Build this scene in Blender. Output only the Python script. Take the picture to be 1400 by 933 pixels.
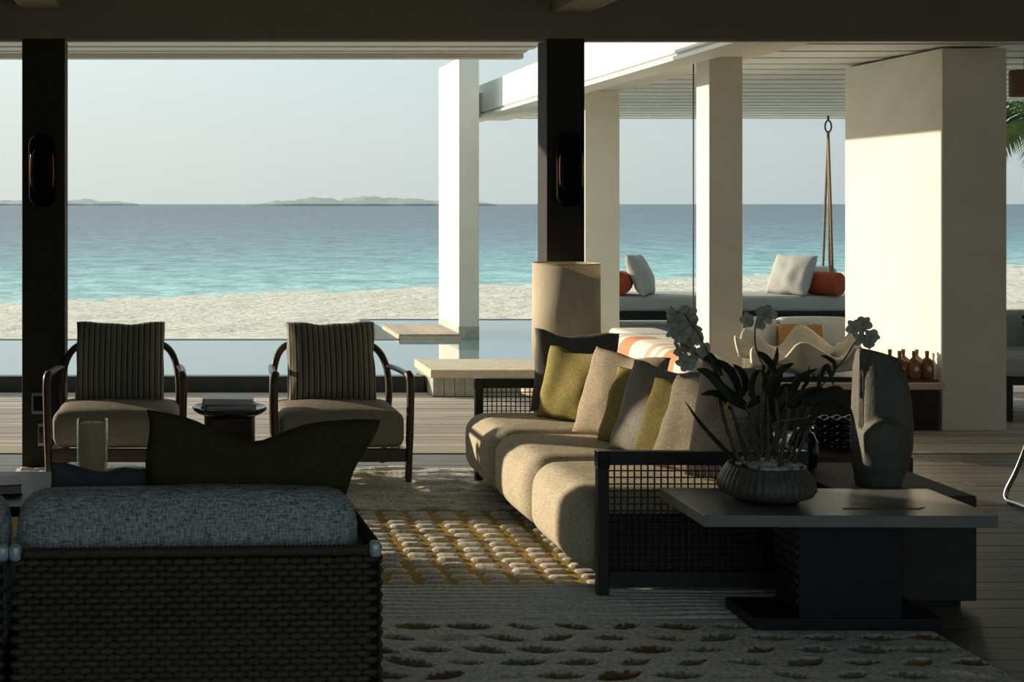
import bpy, bmesh, math, random
from math import pi, sin, cos, tan, radians as R, sqrt, exp
from mathutils import Vector, Matrix, noise

for o in list(bpy.data.objects): bpy.data.objects.remove(o)
scene = bpy.context.scene
C = scene.collection
random.seed(7)

# ------------------------------------------------------------------ camera
F = 1900.0                                   # focal length in pixels of a 1400 px wide frame
cam_d = bpy.data.cameras.new('camera'); cam = bpy.data.objects.new('camera', cam_d); C.objects.link(cam)
cam.location = (0, 0, 1.6); cam.rotation_euler = (R(90), 0, 0)
cam_d.sensor_width = 36; cam_d.lens = F * 36 / 1400
cam_d.shift_x = (700 - 250) / 1400; cam_d.shift_y = -(466.5 - 279) / 1400
cam_d.clip_start = .05; cam_d.clip_end = 20000
scene.camera = cam

# ------------------------------------------------------------------ world, sun, exposure
SUN_EL, SUN_AZ = R(12.3), R(31.5)              # low sun from the left, a little from the sea side
travel = Vector((cos(SUN_EL) * cos(SUN_AZ), -cos(SUN_EL) * sin(SUN_AZ), -sin(SUN_EL)))
w = bpy.data.worlds.new('hazy_sky'); scene.world = w; w.use_nodes = True
nt = w.node_tree; nt.nodes.clear()
wo = nt.nodes.new('ShaderNodeOutputWorld'); bg = nt.nodes.new('ShaderNodeBackground')
tc = nt.nodes.new('ShaderNodeTexCoord')
dot = nt.nodes.new('ShaderNodeVectorMath'); dot.operation = 'DOT_PRODUCT'
dot.inputs[1].default_value = (-cos(SUN_AZ), sin(SUN_AZ), 0.0)
nt.links.new(tc.outputs['Generated'], dot.inputs[0])
mr = nt.nodes.new('ShaderNodeMapRange'); mr.inputs[1].default_value = -1; mr.inputs[2].default_value = 1
nt.links.new(dot.outputs['Value'], mr.inputs[0])
cr = nt.nodes.new('ShaderNodeValToRGB'); e = cr.color_ramp.elements
e[0].position = 0; e[0].color = (.27, .40, .49, 1)
e[1].position = 1; e[1].color = (.98, .96, .86, 1)
for p, c in ((.30, (.32, .45, .53, 1)), (.545, (.41, .55, .61, 1)), (.69, (.59, .72, .73, 1)), (.845, (.75, .845, .82, 1))):
    k = cr.color_ramp.elements.new(p); k.color = c
nt.links.new(mr.outputs[0], cr.inputs[0])
sep = nt.nodes.new('ShaderNodeSeparateXYZ'); nt.links.new(tc.outputs['Generated'], sep.inputs[0])
mz = nt.nodes.new('ShaderNodeMapRange'); mz.inputs[1].default_value = 0; mz.inputs[2].default_value = .18
mz.inputs[3].default_value = .90; mz.inputs[4].default_value = 1.12
nt.links.new(sep.outputs[2], mz.inputs[0])
mul = nt.nodes.new('ShaderNodeVectorMath'); mul.operation = 'SCALE'
nt.links.new(cr.outputs[0], mul.inputs[0]); nt.links.new(mz.outputs[0], mul.inputs['Scale'])
nt.links.new(mul.outputs[0], bg.inputs[0]); bg.inputs[1].default_value = 1.0
nt.links.new(bg.outputs[0], wo.inputs[0])
sun_d = bpy.data.lights.new('sun', 'SUN'); sun = bpy.data.objects.new('sun', sun_d); C.objects.link(sun)
sun_d.energy = 5.0; sun_d.angle = R(.8); sun_d.color = (1.0, .86, .66)
sun.rotation_euler = travel.to_track_quat('-Z', 'Y').to_euler(); sun.location = (-20, 10, 12)
vs = scene.view_settings
scene.display_settings.display_device = 'sRGB'
vs.view_transform = 'Standard'; vs.look = 'None'; vs.gamma = 1; vs.use_curve_mapping = False
vs.exposure = 0.1

# ------------------------------------------------------------------ materials
M = {}
def mat(name, col, rough=.7, var=.0, vscale=8, bump=0, bscale=60, metal=0, spec=.4, stretch=(1, 1, 1),
        col2=None, rand=0, trans=0, detail=6, coat=0, sheen=0):
    m = bpy.data.materials.new(name); m.use_nodes = True; t = m.node_tree
    b = t.nodes['Principled BSDF']
    b.inputs['Base Color'].default_value = (*col, 1); b.inputs['Roughness'].default_value = rough
    b.inputs['Metallic'].default_value = metal; b.inputs['Specular IOR Level'].default_value = spec
    if sheen: b.inputs['Sheen Weight'].default_value = sheen
    if coat: b.inputs['Coat Weight'].default_value = coat
    if trans: b.inputs['Transmission Weight'].default_value = trans
    co = t.nodes.new('ShaderNodeTexCoord'); mp = t.nodes.new('ShaderNodeMapping')
    mp.inputs['Scale'].default_value = stretch
    t.links.new(co.outputs['Object'], mp.inputs[0])
    src = None
    if var or col2:
        n = t.nodes.new('ShaderNodeTexNoise'); n.inputs['Scale'].default_value = vscale; n.inputs['Detail'].default_value = detail
        t.links.new(mp.outputs[0], n.inputs[0])
        mx = t.nodes.new('ShaderNodeMix'); mx.data_type = 'RGBA'
        rr = t.nodes.new('ShaderNodeMapRange'); rr.inputs[1].default_value = .3; rr.inputs[2].default_value = .7
        t.links.new(n.outputs[0], rr.inputs[0]); t.links.new(rr.outputs[0], mx.inputs[0])
        c2 = col2 or tuple(min(1, c * (1 + var)) for c in col)
        c1 = col if col2 else tuple(c * (1 - var) for c in col)
        mx.inputs[6].default_value = (*c1, 1); mx.inputs[7].default_value = (*c2, 1)
        src = mx.outputs[2]
        t.links.new(src, b.inputs['Base Color'])
    if rand:
        oi = t.nodes.new('ShaderNodeObjectInfo'); mr_ = t.nodes.new('ShaderNodeMapRange')
        mr_.inputs[3].default_value = 1 - rand; mr_.inputs[4].default_value = 1 + rand
        t.links.new(oi.outputs['Random'], mr_.inputs[0])
        sc = t.nodes.new('ShaderNodeVectorMath'); sc.operation = 'SCALE'
        if src: t.links.new(src, sc.inputs[0])
        else: sc.inputs[0].default_value = col
        t.links.new(mr_.outputs[0], sc.inputs['Scale']); t.links.new(sc.outputs[0], b.inputs['Base Color'])
    if bump:
        n2 = t.nodes.new('ShaderNodeTexNoise'); n2.inputs['Scale'].default_value = bscale; n2.inputs['Detail'].default_value = 4
        t.links.new(mp.outputs[0], n2.inputs[0])
        bp = t.nodes.new('ShaderNodeBump'); bp.inputs['Strength'].default_value = bump; bp.inputs['Distance'].default_value = .01
        t.links.new(n2.outputs[0], bp.inputs['Height']); t.links.new(bp.outputs[0], b.inputs['Normal'])
    M[name] = m
    return m

def weave(name, col, col2, scale=260, rough=.9, bump=.5, blotch=.12, angle=0):
    """plain woven cloth: two crossing thread waves, slightly blotchy"""
    m = mat(name, col, rough, spec=.15); t = m.node_tree; b = t.nodes['Principled BSDF']
    co = t.nodes.new('ShaderNodeTexCoord'); mp = t.nodes.new('ShaderNodeMapping'); mp.inputs['Rotation'].default_value = (angle, angle * .6, angle)
    t.links.new(co.outputs['Object'], mp.inputs[0])
    hs = []
    for st in ((.12, .12, 1), (1, 1, .12)):
        mq = t.nodes.new('ShaderNodeMapping'); mq.inputs['Scale'].default_value = st; t.links.new(mp.outputs[0], mq.inputs[0])
        wv = t.nodes.new('ShaderNodeTexNoise'); wv.inputs['Scale'].default_value = scale * .9; wv.inputs['Detail'].default_value = 2
        t.links.new(mq.outputs[0], wv.inputs[0]); hs.append(wv)
    ad = t.nodes.new('ShaderNodeMath'); ad.operation = 'ADD'
    t.links.new(hs[0].outputs[0], ad.inputs[0]); t.links.new(hs[1].outputs[0], ad.inputs[1])
    n = t.nodes.new('ShaderNodeTexNoise'); n.inputs['Scale'].default_value = 120; n.inputs['Detail'].default_value = 6
    t.links.new(co.outputs['Object'], n.inputs[0])
    a2 = t.nodes.new('ShaderNodeMath'); a2.operation = 'ADD'; t.links.new(ad.outputs[0], a2.inputs[0]); t.links.new(n.outputs[0], a2.inputs[1])
    mx = t.nodes.new('ShaderNodeMix'); mx.data_type = 'RGBA'
    rr = t.nodes.new('ShaderNodeMapRange'); rr.inputs[1].default_value = 1.12; rr.inputs[2].default_value = 1.9
    t.links.new(a2.outputs[0], rr.inputs[0]); t.links.new(rr.outputs[0], mx.inputs[0])
    mx.inputs[6].default_value = (*col, 1); mx.inputs[7].default_value = (*col2, 1)
    t.links.new(mx.outputs[2], b.inputs['Base Color'])
    bp = t.nodes.new('ShaderNodeBump'); bp.inputs['Strength'].default_value = bump; bp.inputs['Distance'].default_value = .003
    t.links.new(a2.outputs[0], bp.inputs['Height']); t.links.new(bp.outputs[0], b.inputs['Normal'])
    return m

def stripes(name, axis, stops, period, rough=.9, offset=0):
    """printed/woven stripes across one object axis; stops = [(pos, colour)]"""
    m = mat(name, stops[0][1], rough, spec=.15); t = m.node_tree; b = t.nodes['Principled BSDF']
    co = t.nodes.new('ShaderNodeTexCoord'); sx = t.nodes.new('ShaderNodeSeparateXYZ'); t.links.new(co.outputs['Object'], sx.inputs[0])
    a = t.nodes.new('ShaderNodeMath'); a.operation = 'MULTIPLY_ADD'; a.inputs[1].default_value = 1 / period; a.inputs[2].default_value = 50 + offset
    t.links.new(sx.outputs[axis], a.inputs[0])
    fr = t.nodes.new('ShaderNodeMath'); fr.operation = 'FRACT'; t.links.new(a.outputs[0], fr.inputs[0])
    rp = t.nodes.new('ShaderNodeValToRGB'); rp.color_ramp.interpolation = 'CONSTANT'
    el = rp.color_ramp.elements
    el[0].position = stops[0][0]; el[0].color = (*stops[0][1], 1)
    el[1].position = stops[1][0]; el[1].color = (*stops[1][1], 1)
    for p, c in stops[2:]:
        q = el.new(p); q.color = (*c, 1)
    t.links.new(fr.outputs[0], rp.inputs[0]); t.links.new(rp.outputs[0], b.inputs['Base Color'])
    n = t.nodes.new('ShaderNodeTexNoise'); n.inputs['Scale'].default_value = 180; t.links.new(co.outputs['Object'], n.inputs[0])
    bp = t.nodes.new('ShaderNodeBump'); bp.inputs['Strength'].default_value = .4; bp.inputs['Distance'].default_value = .003
    t.links.new(n.outputs[0], bp.inputs['Height']); t.links.new(bp.outputs[0], b.inputs['Normal'])
    return m

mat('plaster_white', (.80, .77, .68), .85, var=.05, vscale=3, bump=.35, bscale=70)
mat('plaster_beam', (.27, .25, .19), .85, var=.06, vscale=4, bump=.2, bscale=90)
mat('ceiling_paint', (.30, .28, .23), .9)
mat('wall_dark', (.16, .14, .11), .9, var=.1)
mat('column_black', (.028, .026, .022), .75, var=.2, vscale=30, bump=.6, bscale=160)
mat('track_metal', (.33, .30, .26), .5, metal=.3)
mat('fascia_white', (.82, .80, .74), .6, var=.03)
mat('fascia_grey', (.42, .42, .42), .5)
mat('board_white', (.84, .86, .83), .55, var=.05, vscale=5, stretch=(.3, 6, 1), rand=.10)
mat('deck_wood', (.47, .39, .32), .7, var=.22, vscale=14, stretch=(.35, 9, 9), bump=.3, bscale=40, rand=.22)
mat('floor_wood', (.13, .11, .08), .42, var=.25, vscale=12, stretch=(.3, 9, 9), bump=.12, bscale=30, rand=.18, spec=.5)
mat('joint_dark', (.03, .026, .022), .9)
mat('threshold_stone', (.44, .38, .28), .9, var=.12, vscale=40)
mat('pool_rim', (.022, .024, .026), .35, var=.2, vscale=20)
mat('stone_coping', (.66, .55, .40), .7, var=.1, vscale=10, bump=.2, bscale=80)
mat('stone_tile', (.42, .43, .36), .6, var=.2, vscale=14, bump=.3, bscale=60, rand=.14)
mat('platform_wood', (.42, .35, .27), .75, var=.15, vscale=10, stretch=(8, 1, 1), rand=.1)
mat('wood_walnut', (.060, .034, .022), .38, var=.3, vscale=14, stretch=(2, 2, 8), spec=.5)
mat('wood_red', (.10, .045, .028), .32, var=.35, vscale=8, stretch=(1, 7, 7), spec=.5)
mat('black_wood', (.012, .011, .011), .45, var=.3, vscale=12)
mat('black_gloss', (.010, .010, .012), .18, spec=.5)
mat('frame_bronze', (.040, .036, .030), .55, metal=.2, var=.15, vscale=30)
mat('lattice_cord', (.060, .040, .028), .8)
mat('wicker', (.070, .055, .034), .6, var=.3, vscale=30, stretch=(1, 1, 4), bump=.25, bscale=200, rand=.2)
mat('wicker_back', (.008, .007, .006), .9)
mat('cap_alu', (.62, .66, .70), .4, metal=.4)
mat('pavement_sand', (.46, .42, .35), .95)
weave('fabric_boucle', (.11, .115, .115), (.70, .71, .69), scale=240, bump=1.0)
weave('fabric_slate', (.06, .062, .062), (.12, .122, .12), scale=400)
weave('fabric_moss', (.045, .040, .014), (.085, .075, .028), scale=420, bump=.3)
weave('fabric_linen', (.40, .34, .235), (.74, .65, .48), scale=330, angle=.05)
weave('fabric_chair', (.22, .19, .15), (.36, .32, .26), scale=420)
weave('fabric_grey', (.26, .25, .22), (.44, .42, .37), scale=420)
weave('fabric_grey_dark', (.12, .115, .10), (.22, .212, .19), scale=420)
weave('fabric_olive', (.28, .23, .07), (.52, .43, .17), scale=380)
weave('fabric_olive_dark', (.10, .085, .026), (.21, .175, .06), scale=380)
weave('fabric_beige', (.33, .265, .18), (.58, .48, .35), scale=300)
weave('fabric_taupe', (.17, .14, .10), (.30, .255, .19), scale=300)
weave('fabric_charcoal', (.018, .017, .015), (.040, .037, .032), scale=400)
weave('fabric_outdoor', (.40, .40, .38), (.56, .56, .53), scale=240)
weave('fabric_cream', (.58, .54, .45), (.74, .70, .61), scale=240)
weave('fabric_rust', (.30, .055, .025), (.52, .12, .055), scale=300)
weave('fabric_amber', (.22, .115, .035), (.36, .20, .07), scale=300)
stripes('stripe_chair', 0, [(0, (.30, .28, .22)), (.16, (.04, .032, .024)), (.26, (.20, .185, .145)), (.52, (.32, .30, .24)), (.66, (.06, .048, .035)), (.80, (.24, .22, .17))], .066)
stripes('stripe_orange', 1, [(0, (.72, .68, .58)), (.22, (.60, .27, .15)), (.50, (.72, .68, .58)), (.60, (.50, .42, .30)), (.65, (.72, .68, .58)), (.76, (.66, .40, .28)), (.86, (.74, .70, .60))], .95)
stripes('stripe_mono', 2, [(0, (.03, .03, .03)), (.5, (.45, .43, .38))], .05)
mat('table_stone', (.20, .195, .17), .34, col2=(.25, .24, .21), vscale=5, detail=10, spec=.5)
mat('table_inlay', (.12, .115, .095), .35, var=.15, vscale=16)
mat('ottoman_hide', (.055, .048, .036), .7, var=.25, vscale=14, bump=.3, bscale=90)
mat('vase_stone', (.13, .122, .095), .62, var=.22, vscale=9, bump=.25, bscale=80)
mat('pot_ribbed', (.10, .092, .072), .45, var=.35, vscale=18, stretch=(4, 4, 1))
mat('pot_foot', (.012, .012, .012), .5)
mat('pebble', (.50, .48, .43), .6, var=.2, vscale=12, rand=.3)
mat('leaf_dark', (.020, .034, .014), .4, var=.35, vscale=15, stretch=(1, 1, 1), rand=.3, spec=.5)
mat('cane_green', (.085, .085, .045), .55, var=.35, vscale=40, rand=.25)
mat('root_dry', (.17, .145, .10), .8, var=.2)
mat('petal_white', (.42, .43, .36), .7, var=.12, vscale=40)
mat('petal_core', (.40, .40, .16), .6)
mat('bud_yellow', (.55, .30, .04), .6)
mat('shade_linen', (.84, .74, .56), .9, var=.06, vscale=60, stretch=(1, 1, .2), bump=.2, bscale=200)
mat('brass', (.42, .24, .10), .3, metal=1)
mat('copper_rim', (.30, .13, .05), .3, metal=1)
mat('sconce_black', (.006, .005, .005), .8, spec=.1)
mat('wax', (.85, .76, .60), .5, var=.04)
mat('paper', (.60, .58, .52), .8, var=.08, vscale=4, stretch=(1, 1, 120))
mat('book_grey', (.46, .48, .48), .5)
mat('book_dark', (.045, .04, .035), .5)
mat('book_red', (.17, .022, .015), .5)
mat('shell', (.60, .54, .43), .55, var=.12, vscale=10, bump=.2, bscale=40)
mat('bottle_amber', (.26, .12, .025), .3, var=.2, vscale=20, spec=.5)
mat('bottle_cork', (.36, .22, .09), .8)
mat('bottle_white', (.75, .74, .70), .5)
mat('label_white', (.72, .70, .62), .7)
mat('chrome', (.40, .40, .40), .3, metal=1)
mat('rope', (.27, .21, .14), .9, var=.25, vscale=60)
mat('steel_dark', (.05, .05, .052), .45, metal=.6)
mat('plate_metal', (.30, .29, .26), .35, metal=.6)
mat('trunk', (.16, .12, .08), .9, var=.3, vscale=12, bump=.5, bscale=20)
mat('frond', (.10, .15, .025), .5, var=.35, vscale=4, rand=.2)
mat('lantern', (.18, .11, .05), .7)
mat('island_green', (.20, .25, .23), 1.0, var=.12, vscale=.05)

# thin glass: mostly clear, mirror at grazing angles
g = mat('clear_glass', (.96, .97, .96), .03); t = g.node_tree
tr_ = t.nodes.new('ShaderNodeBsdfTransparent'); tr_.inputs[0].default_value = (.93, .95, .94, 1); gl_ = t.nodes.new('ShaderNodeBsdfGlossy'); gl_.inputs['Roughness'].default_value = .04
lw_ = t.nodes.new('ShaderNodeLayerWeight'); lw_.inputs[0].default_value = .5; fr_ = t.nodes.new('ShaderNodeMath'); fr_.operation = 'POWER'; fr_.inputs[1].default_value = 4; t.links.new(lw_.outputs['Facing'], fr_.inputs[0]); mxg = t.nodes.new('ShaderNodeMixShader')
t.links.new(fr_.outputs[0], mxg.inputs[0]); t.links.new(tr_.outputs[0], mxg.inputs[1]); t.links.new(gl_.outputs[0], mxg.inputs[2]); t.links.new(mxg.outputs[0], t.nodes['Material Output'].inputs[0])

# lamp shade lets light through
def translucent(m, amount):
    t = m.node_tree; b = t.nodes['Principled BSDF']; out = t.nodes['Material Output']
    tr = t.nodes.new('ShaderNodeBsdfTranslucent'); mx = t.nodes.new('ShaderNodeMixShader'); mx.inputs[0].default_value = amount
    lk = [l for l in t.links if l.to_socket == b.inputs['Base Color']]
    if lk: t.links.new(lk[0].from_socket, tr.inputs[0])
    else: tr.inputs[0].default_value = b.inputs['Base Color'].default_value
    t.links.new(b.outputs[0], mx.inputs[1]); t.links.new(tr.outputs[0], mx.inputs[2]); t.links.new(mx.outputs[0], out.inputs[0])
translucent(M['shade_linen'], .3); translucent(M['petal_white'], .3); translucent(M['frond'], .3); translucent(M['wax'], .5)

def sea_material():
    m = mat('sea_water', (.2, .35, .42), .42, spec=.35); t = m.node_tree; b = t.nodes['Principled BSDF']
    co = t.nodes.new('ShaderNodeTexCoord'); sx = t.nodes.new('ShaderNodeSeparateXYZ'); t.links.new(co.outputs['Object'], sx.inputs[0])
    # water over the shelf: shallow turquoise by the shore, deep blue beyond (distance from the shoreline, object space)
    sh = t.nodes.new('ShaderNodeMath'); sh.operation = 'MULTIPLY_ADD'; sh.inputs[1].default_value = -.45; t.links.new(sx.outputs[0], sh.inputs[0]); t.links.new(sx.outputs[1], sh.inputs[2])
    mxx = t.nodes.new('ShaderNodeMath'); mxx.operation = 'MAXIMUM'; mxx.inputs[1].default_value = 5; t.links.new(sh.outputs[0], mxx.inputs[0])
    dv = t.nodes.new('ShaderNodeMath'); dv.operation = 'DIVIDE'; dv.inputs[0].default_value = 30; t.links.new(mxx.outputs[0], dv.inputs[1])
    n0 = t.nodes.new('ShaderNodeTexNoise'); n0.inputs['Scale'].default_value = .02; mp0 = t.nodes.new('ShaderNodeMapping'); mp0.inputs['Scale'].default_value = (.6, 2.2, 1)
    t.links.new(co.outputs['Object'], mp0.inputs[0]); t.links.new(mp0.outputs[0], n0.inputs[0]); n0.inputs['Detail'].default_value = 5
    ad = t.nodes.new('ShaderNodeMath'); ad.operation = 'MULTIPLY_ADD'; ad.inputs[1].default_value = .22; t.links.new(n0.outputs[0], ad.inputs[0])
    sb = t.nodes.new('ShaderNodeMath'); sb.operation = 'SUBTRACT'; sb.inputs[1].default_value = .11; t.links.new(dv.outputs[0], sb.inputs[0]); t.links.new(sb.outputs[0], ad.inputs[2])
    rp = t.nodes.new('ShaderNodeValToRGB'); el = rp.color_ramp.elements
    el[0].position = 0; el[0].color = (.15, .185, .23, 1); el[1].position = 1; el[1].color = (.50, .74, .68, 1)
    for p, c in ((.22, (.17, .225, .28)), (.42, (.20, .31, .36)), (.62, (.27, .47, .49)), (.85, (.38, .64, .61))):
        q = el.new(p); q.color = (*c, 1)
    t.links.new(ad.outputs[0], rp.inputs[0])
    # wind ripples, in rows parallel to the shore
    mp = t.nodes.new('ShaderNodeMapping'); mp.inputs['Scale'].default_value = (1.1, 1.0, 1); t.links.new(co.outputs['Object'], mp.inputs[0])
    n1 = t.nodes.new('ShaderNodeTexNoise'); n1.inputs['Scale'].default_value = 1.0; n1.inputs['Detail'].default_value = 7; n1.inputs['Roughness'].default_value = .65
    t.links.new(mp.outputs[0], n1.inputs[0])
    mx = t.nodes.new('ShaderNodeMix'); mx.data_type = 'RGBA'; mx.blend_type = 'MULTIPLY'; mx.inputs[0].default_value = .75
    rr = t.nodes.new('ShaderNodeMapRange'); rr.inputs[1].default_value = .38; rr.inputs[2].default_value = .6; rr.inputs[3].default_value = .45; rr.inputs[4].default_value = 1.25
    t.links.new(n1.outputs[0], rr.inputs[0]); t.links.new(rp.outputs[0], mx.inputs[6]); t.links.new(rr.outputs[0], mx.inputs[7])
    t.links.new(mx.outputs[2], b.inputs['Base Color'])
    bp = t.nodes.new('ShaderNodeBump'); bp.inputs['Strength'].default_value = .8; bp.inputs['Distance'].default_value = .25
    t.links.new(n1.outputs[0], bp.inputs['Height']); t.links.new(bp.outputs[0], b.inputs['Normal'])
    return m
sea_material()

def pool_material():
    m = mat('pool_water', (.15, .24, .26), .06, spec=.6); t = m.node_tree; b = t.nodes['Principled BSDF']
    co = t.nodes.new('ShaderNodeTexCoord'); n = t.nodes.new('ShaderNodeTexNoise'); n.inputs['Scale'].default_value = 2.0; n.inputs['Detail'].default_value = 3
    t.links.new(co.outputs['Object'], n.inputs[0])
    bp = t.nodes.new('ShaderNodeBump'); bp.inputs['Strength'].default_value = .06; bp.inputs['Distance'].default_value = .02
    t.links.new(n.outputs[0], bp.inputs['Height']); t.links.new(bp.outputs[0], b.inputs['Normal'])
    b.inputs['IOR'].default_value = 1.6
    return m
pool_material()

def sand_material():
    m = mat('sand', (.84, .78, .65), .95, var=.10, vscale=1.2, spec=.1); t = m.node_tree; b = t.nodes['Principled BSDF']
    co = t.nodes.new('ShaderNodeTexCoord'); mp = t.nodes.new('ShaderNodeMapping'); mp.inputs['Scale'].default_value = (1, 1.1, 1); t.links.new(co.outputs['Object'], mp.inputs[0])
    n = t.nodes.new('ShaderNodeTexNoise'); n.inputs['Scale'].default_value = 3.6; n.inputs['Detail'].default_value = 7; n.inputs['Roughness'].default_value = .6
    t.links.new(mp.outputs[0], n.inputs[0])
    bp = t.nodes.new('ShaderNodeBump'); bp.inputs['Strength'].default_value = 1; bp.inputs['Distance'].default_value = .22
    t.links.new(n.outputs[0], bp.inputs['Height']); t.links.new(bp.outputs[0], b.inputs['Normal'])
sand_material()

# rug yarn colour comes from the woven pattern (colour attribute)
m_ = mat('rug_yarn', (.5, .47, .4), .95, spec=.1); t_ = m_.node_tree
at_ = t_.nodes.new('ShaderNodeAttribute'); at_.attribute_name = 'yarn'; n_ = t_.nodes.new('ShaderNodeTexNoise'); n_.inputs['Scale'].default_value = 70; n_.inputs['Detail'].default_value = 5
co_ = t_.nodes.new('ShaderNodeTexCoord'); t_.links.new(co_.outputs['Object'], n_.inputs[0])
mx_ = t_.nodes.new('ShaderNodeMix'); mx_.data_type = 'RGBA'; mx_.blend_type = 'MULTIPLY'; mx_.inputs[0].default_value = .8
rr_ = t_.nodes.new('ShaderNodeMapRange'); rr_.inputs[1].default_value = .3; rr_.inputs[2].default_value = .6; rr_.inputs[3].default_value = .55; rr_.inputs[4].default_value = 1.1
t_.links.new(n_.outputs[0], rr_.inputs[0]); t_.links.new(at_.outputs[0], mx_.inputs[6]); t_.links.new(rr_.outputs[0], mx_.inputs[7])
t_.links.new(mx_.outputs[2], t_.nodes['Principled BSDF'].inputs['Base Color'])
bp_ = t_.nodes.new('ShaderNodeBump'); bp_.inputs['Strength'].default_value = .8; bp_.inputs['Distance'].default_value = .008
t_.links.new(n_.outputs[0], bp_.inputs['Height']); t_.links.new(bp_.outputs[0], t_.nodes['Principled BSDF'].inputs['Normal'])
mat('rug_tuft', (.62, .59, .51), .95, var=.2, vscale=60, bump=.6, bscale=120, rand=.12, spec=.1)
mat('rug_ridge', (.74, .71, .62), .95, var=.2, vscale=60, bump=.6, bscale=120, rand=.08, spec=.1)

# ------------------------------------------------------------------ mesh helpers
class MB:
    def __init__(s): s.v, s.f = [], []
    def add(s, vs, fs):
        k = len(s.v); s.v += [tuple(p) for p in vs]; s.f += [tuple(i + k for i in f) for f in fs]; return s
    def box(s, x0, x1, y0, y1, z0, z1):
        return s.add([(x0, y0, z0), (x1, y0, z0), (x1, y1, z0), (x0, y1, z0), (x0, y0, z1), (x1, y0, z1), (x1, y1, z1), (x0, y1, z1)],
                     [(0, 3, 2, 1), (4, 5, 6, 7), (0, 1, 5, 4), (1, 2, 6, 5), (2, 3, 7, 6), (3, 0, 4, 7)])
    def tube(s, pts, r, n=8, cap=True, flat=1.0):
        pts = [Vector(p) for p in pts]; m = len(pts)
        rs = r if isinstance(r, (list, tuple)) else [r] * m
        tang = []
        for i in range(m):
            d = pts[min(i + 1, m - 1)] - pts[max(i - 1, 0)]
            tang.append(d.normalized() if d.length > 1e-9 else Vector((0, 0, 1)))
        up = Vector((0, 0, 1)) if abs(tang[0].z) < .9 else Vector((1, 0, 0))
        u = tang[0].cross(up).normalized(); vs, fs = [], []
        for i in range(m):
            u = (u - tang[i] * u.dot(tang[i])).normalized(); w_ = tang[i].cross(u)
            for k in range(n):
                a = 2 * pi * k / n
                vs.append(pts[i] + u * (cos(a) * rs[i]) + w_ * (sin(a) * rs[i] * flat))
        for i in range(m - 1):
            for k in range(n):
                fs.append((i * n + k, i * n + (k + 1) % n, (i + 1) * n + (k + 1) % n, (i + 1) * n + k))
        if cap:
            fs.append(tuple(reversed(range(n)))); fs.append(tuple((m - 1) * n + k for k in range(n)))
        return s.add(vs, fs)
    def lathe(s, prof, n=24, c=(0, 0, 0), sx=1, sy=1, rfun=None):
        vs, fs = [], []
        for (r, z) in prof:
            for k in range(n):
                a = 2 * pi * k / n; q = r * (rfun(a, z) if rfun else 1)
                vs.append((c[0] + q * cos(a) * sx, c[1] + q * sin(a) * sy, c[2] + z))
        m = len(prof)
        for i in range(m - 1):
            for k in range(n):
                fs.append((i * n + k, i * n + (k + 1) % n, (i + 1) * n + (k + 1) % n, (i + 1) * n + k))
        fs.append(tuple(reversed(range(n)))); fs.append(tuple((m - 1) * n + k for k in range(n)))
        return s.add(vs, fs)
    def build(s, name, m, parent=None, smooth=False, loc=None, rot=None, bevel=0):
        me = bpy.data.meshes.new(name); me.from_pydata(s.v, [], s.f)
        if smooth:
            me.polygons.foreach_set('use_smooth', [True] * len(me.polygons))
        me.update()
        o = bpy.data.objects.new(name, me); C.objects.link(o)
        me.materials.append(M[m] if isinstance(m, str) else m)
        if parent: o.parent = parent
        if loc: o.location = loc
        if rot: o.rotation_euler = rot
        if bevel:
            bv = o.modifiers.new('edge', 'BEVEL'); bv.width = bevel; bv.segments = 2; bv.limit_method = 'ANGLE'
        return o

def tag(o, label=None, cat=None, group=None, kind=None):
    if label: o['label'] = label
    if cat: o['category'] = cat
    if group: o['group'] = group
    if kind: o['kind'] = kind
    return o
def thing(name, label, cat, loc=(0, 0, 0), rz=0, group=None):
    o = bpy.data.objects.new(name, None); C.objects.link(o); o.empty_display_size = .1
    o.location = loc; o.rotation_euler = (0, 0, rz)
    return tag(o, label, cat, group)
def struct(o): o['kind'] = 'structure'; return o
def share(src, name, parent=None, loc=(0, 0, 0), rot=(0, 0, 0), scale=(1, 1, 1), m=None):
    o = bpy.data.objects.new(name, src.data if hasattr(src, 'data') else src); C.objects.link(o)
    o.location = loc; o.rotation_euler = rot; o.scale = scale
    if parent: o.parent = parent
    return o
def box(name, m, x0, x1, y0, y1, z0, z1, parent=None, bevel=0):
    return MB().box(x0, x1, y0, y1, z0, z1).build(name, m, parent, bevel=bevel)
def smooth_pts(pts, k=6):
    """Catmull-Rom through points"""
    P = [Vector(p) for p in pts]; P = [P[0] * 2 - P[1]] + P + [P[-1] * 2 - P[-2]]; out = []
    for i in range(1, len(P) - 2):
        for j in range(k):
            t = j / k; a, b, c, d = P[i - 1], P[i], P[i + 1], P[i + 2]
            out.append(.5 * ((2 * b) + (c - a) * t + (2 * a - 5 * b + 4 * c - d) * t * t + (3 * b - a - 3 * c + d) * t ** 3))
    out.append(P[-2]); return out

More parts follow.
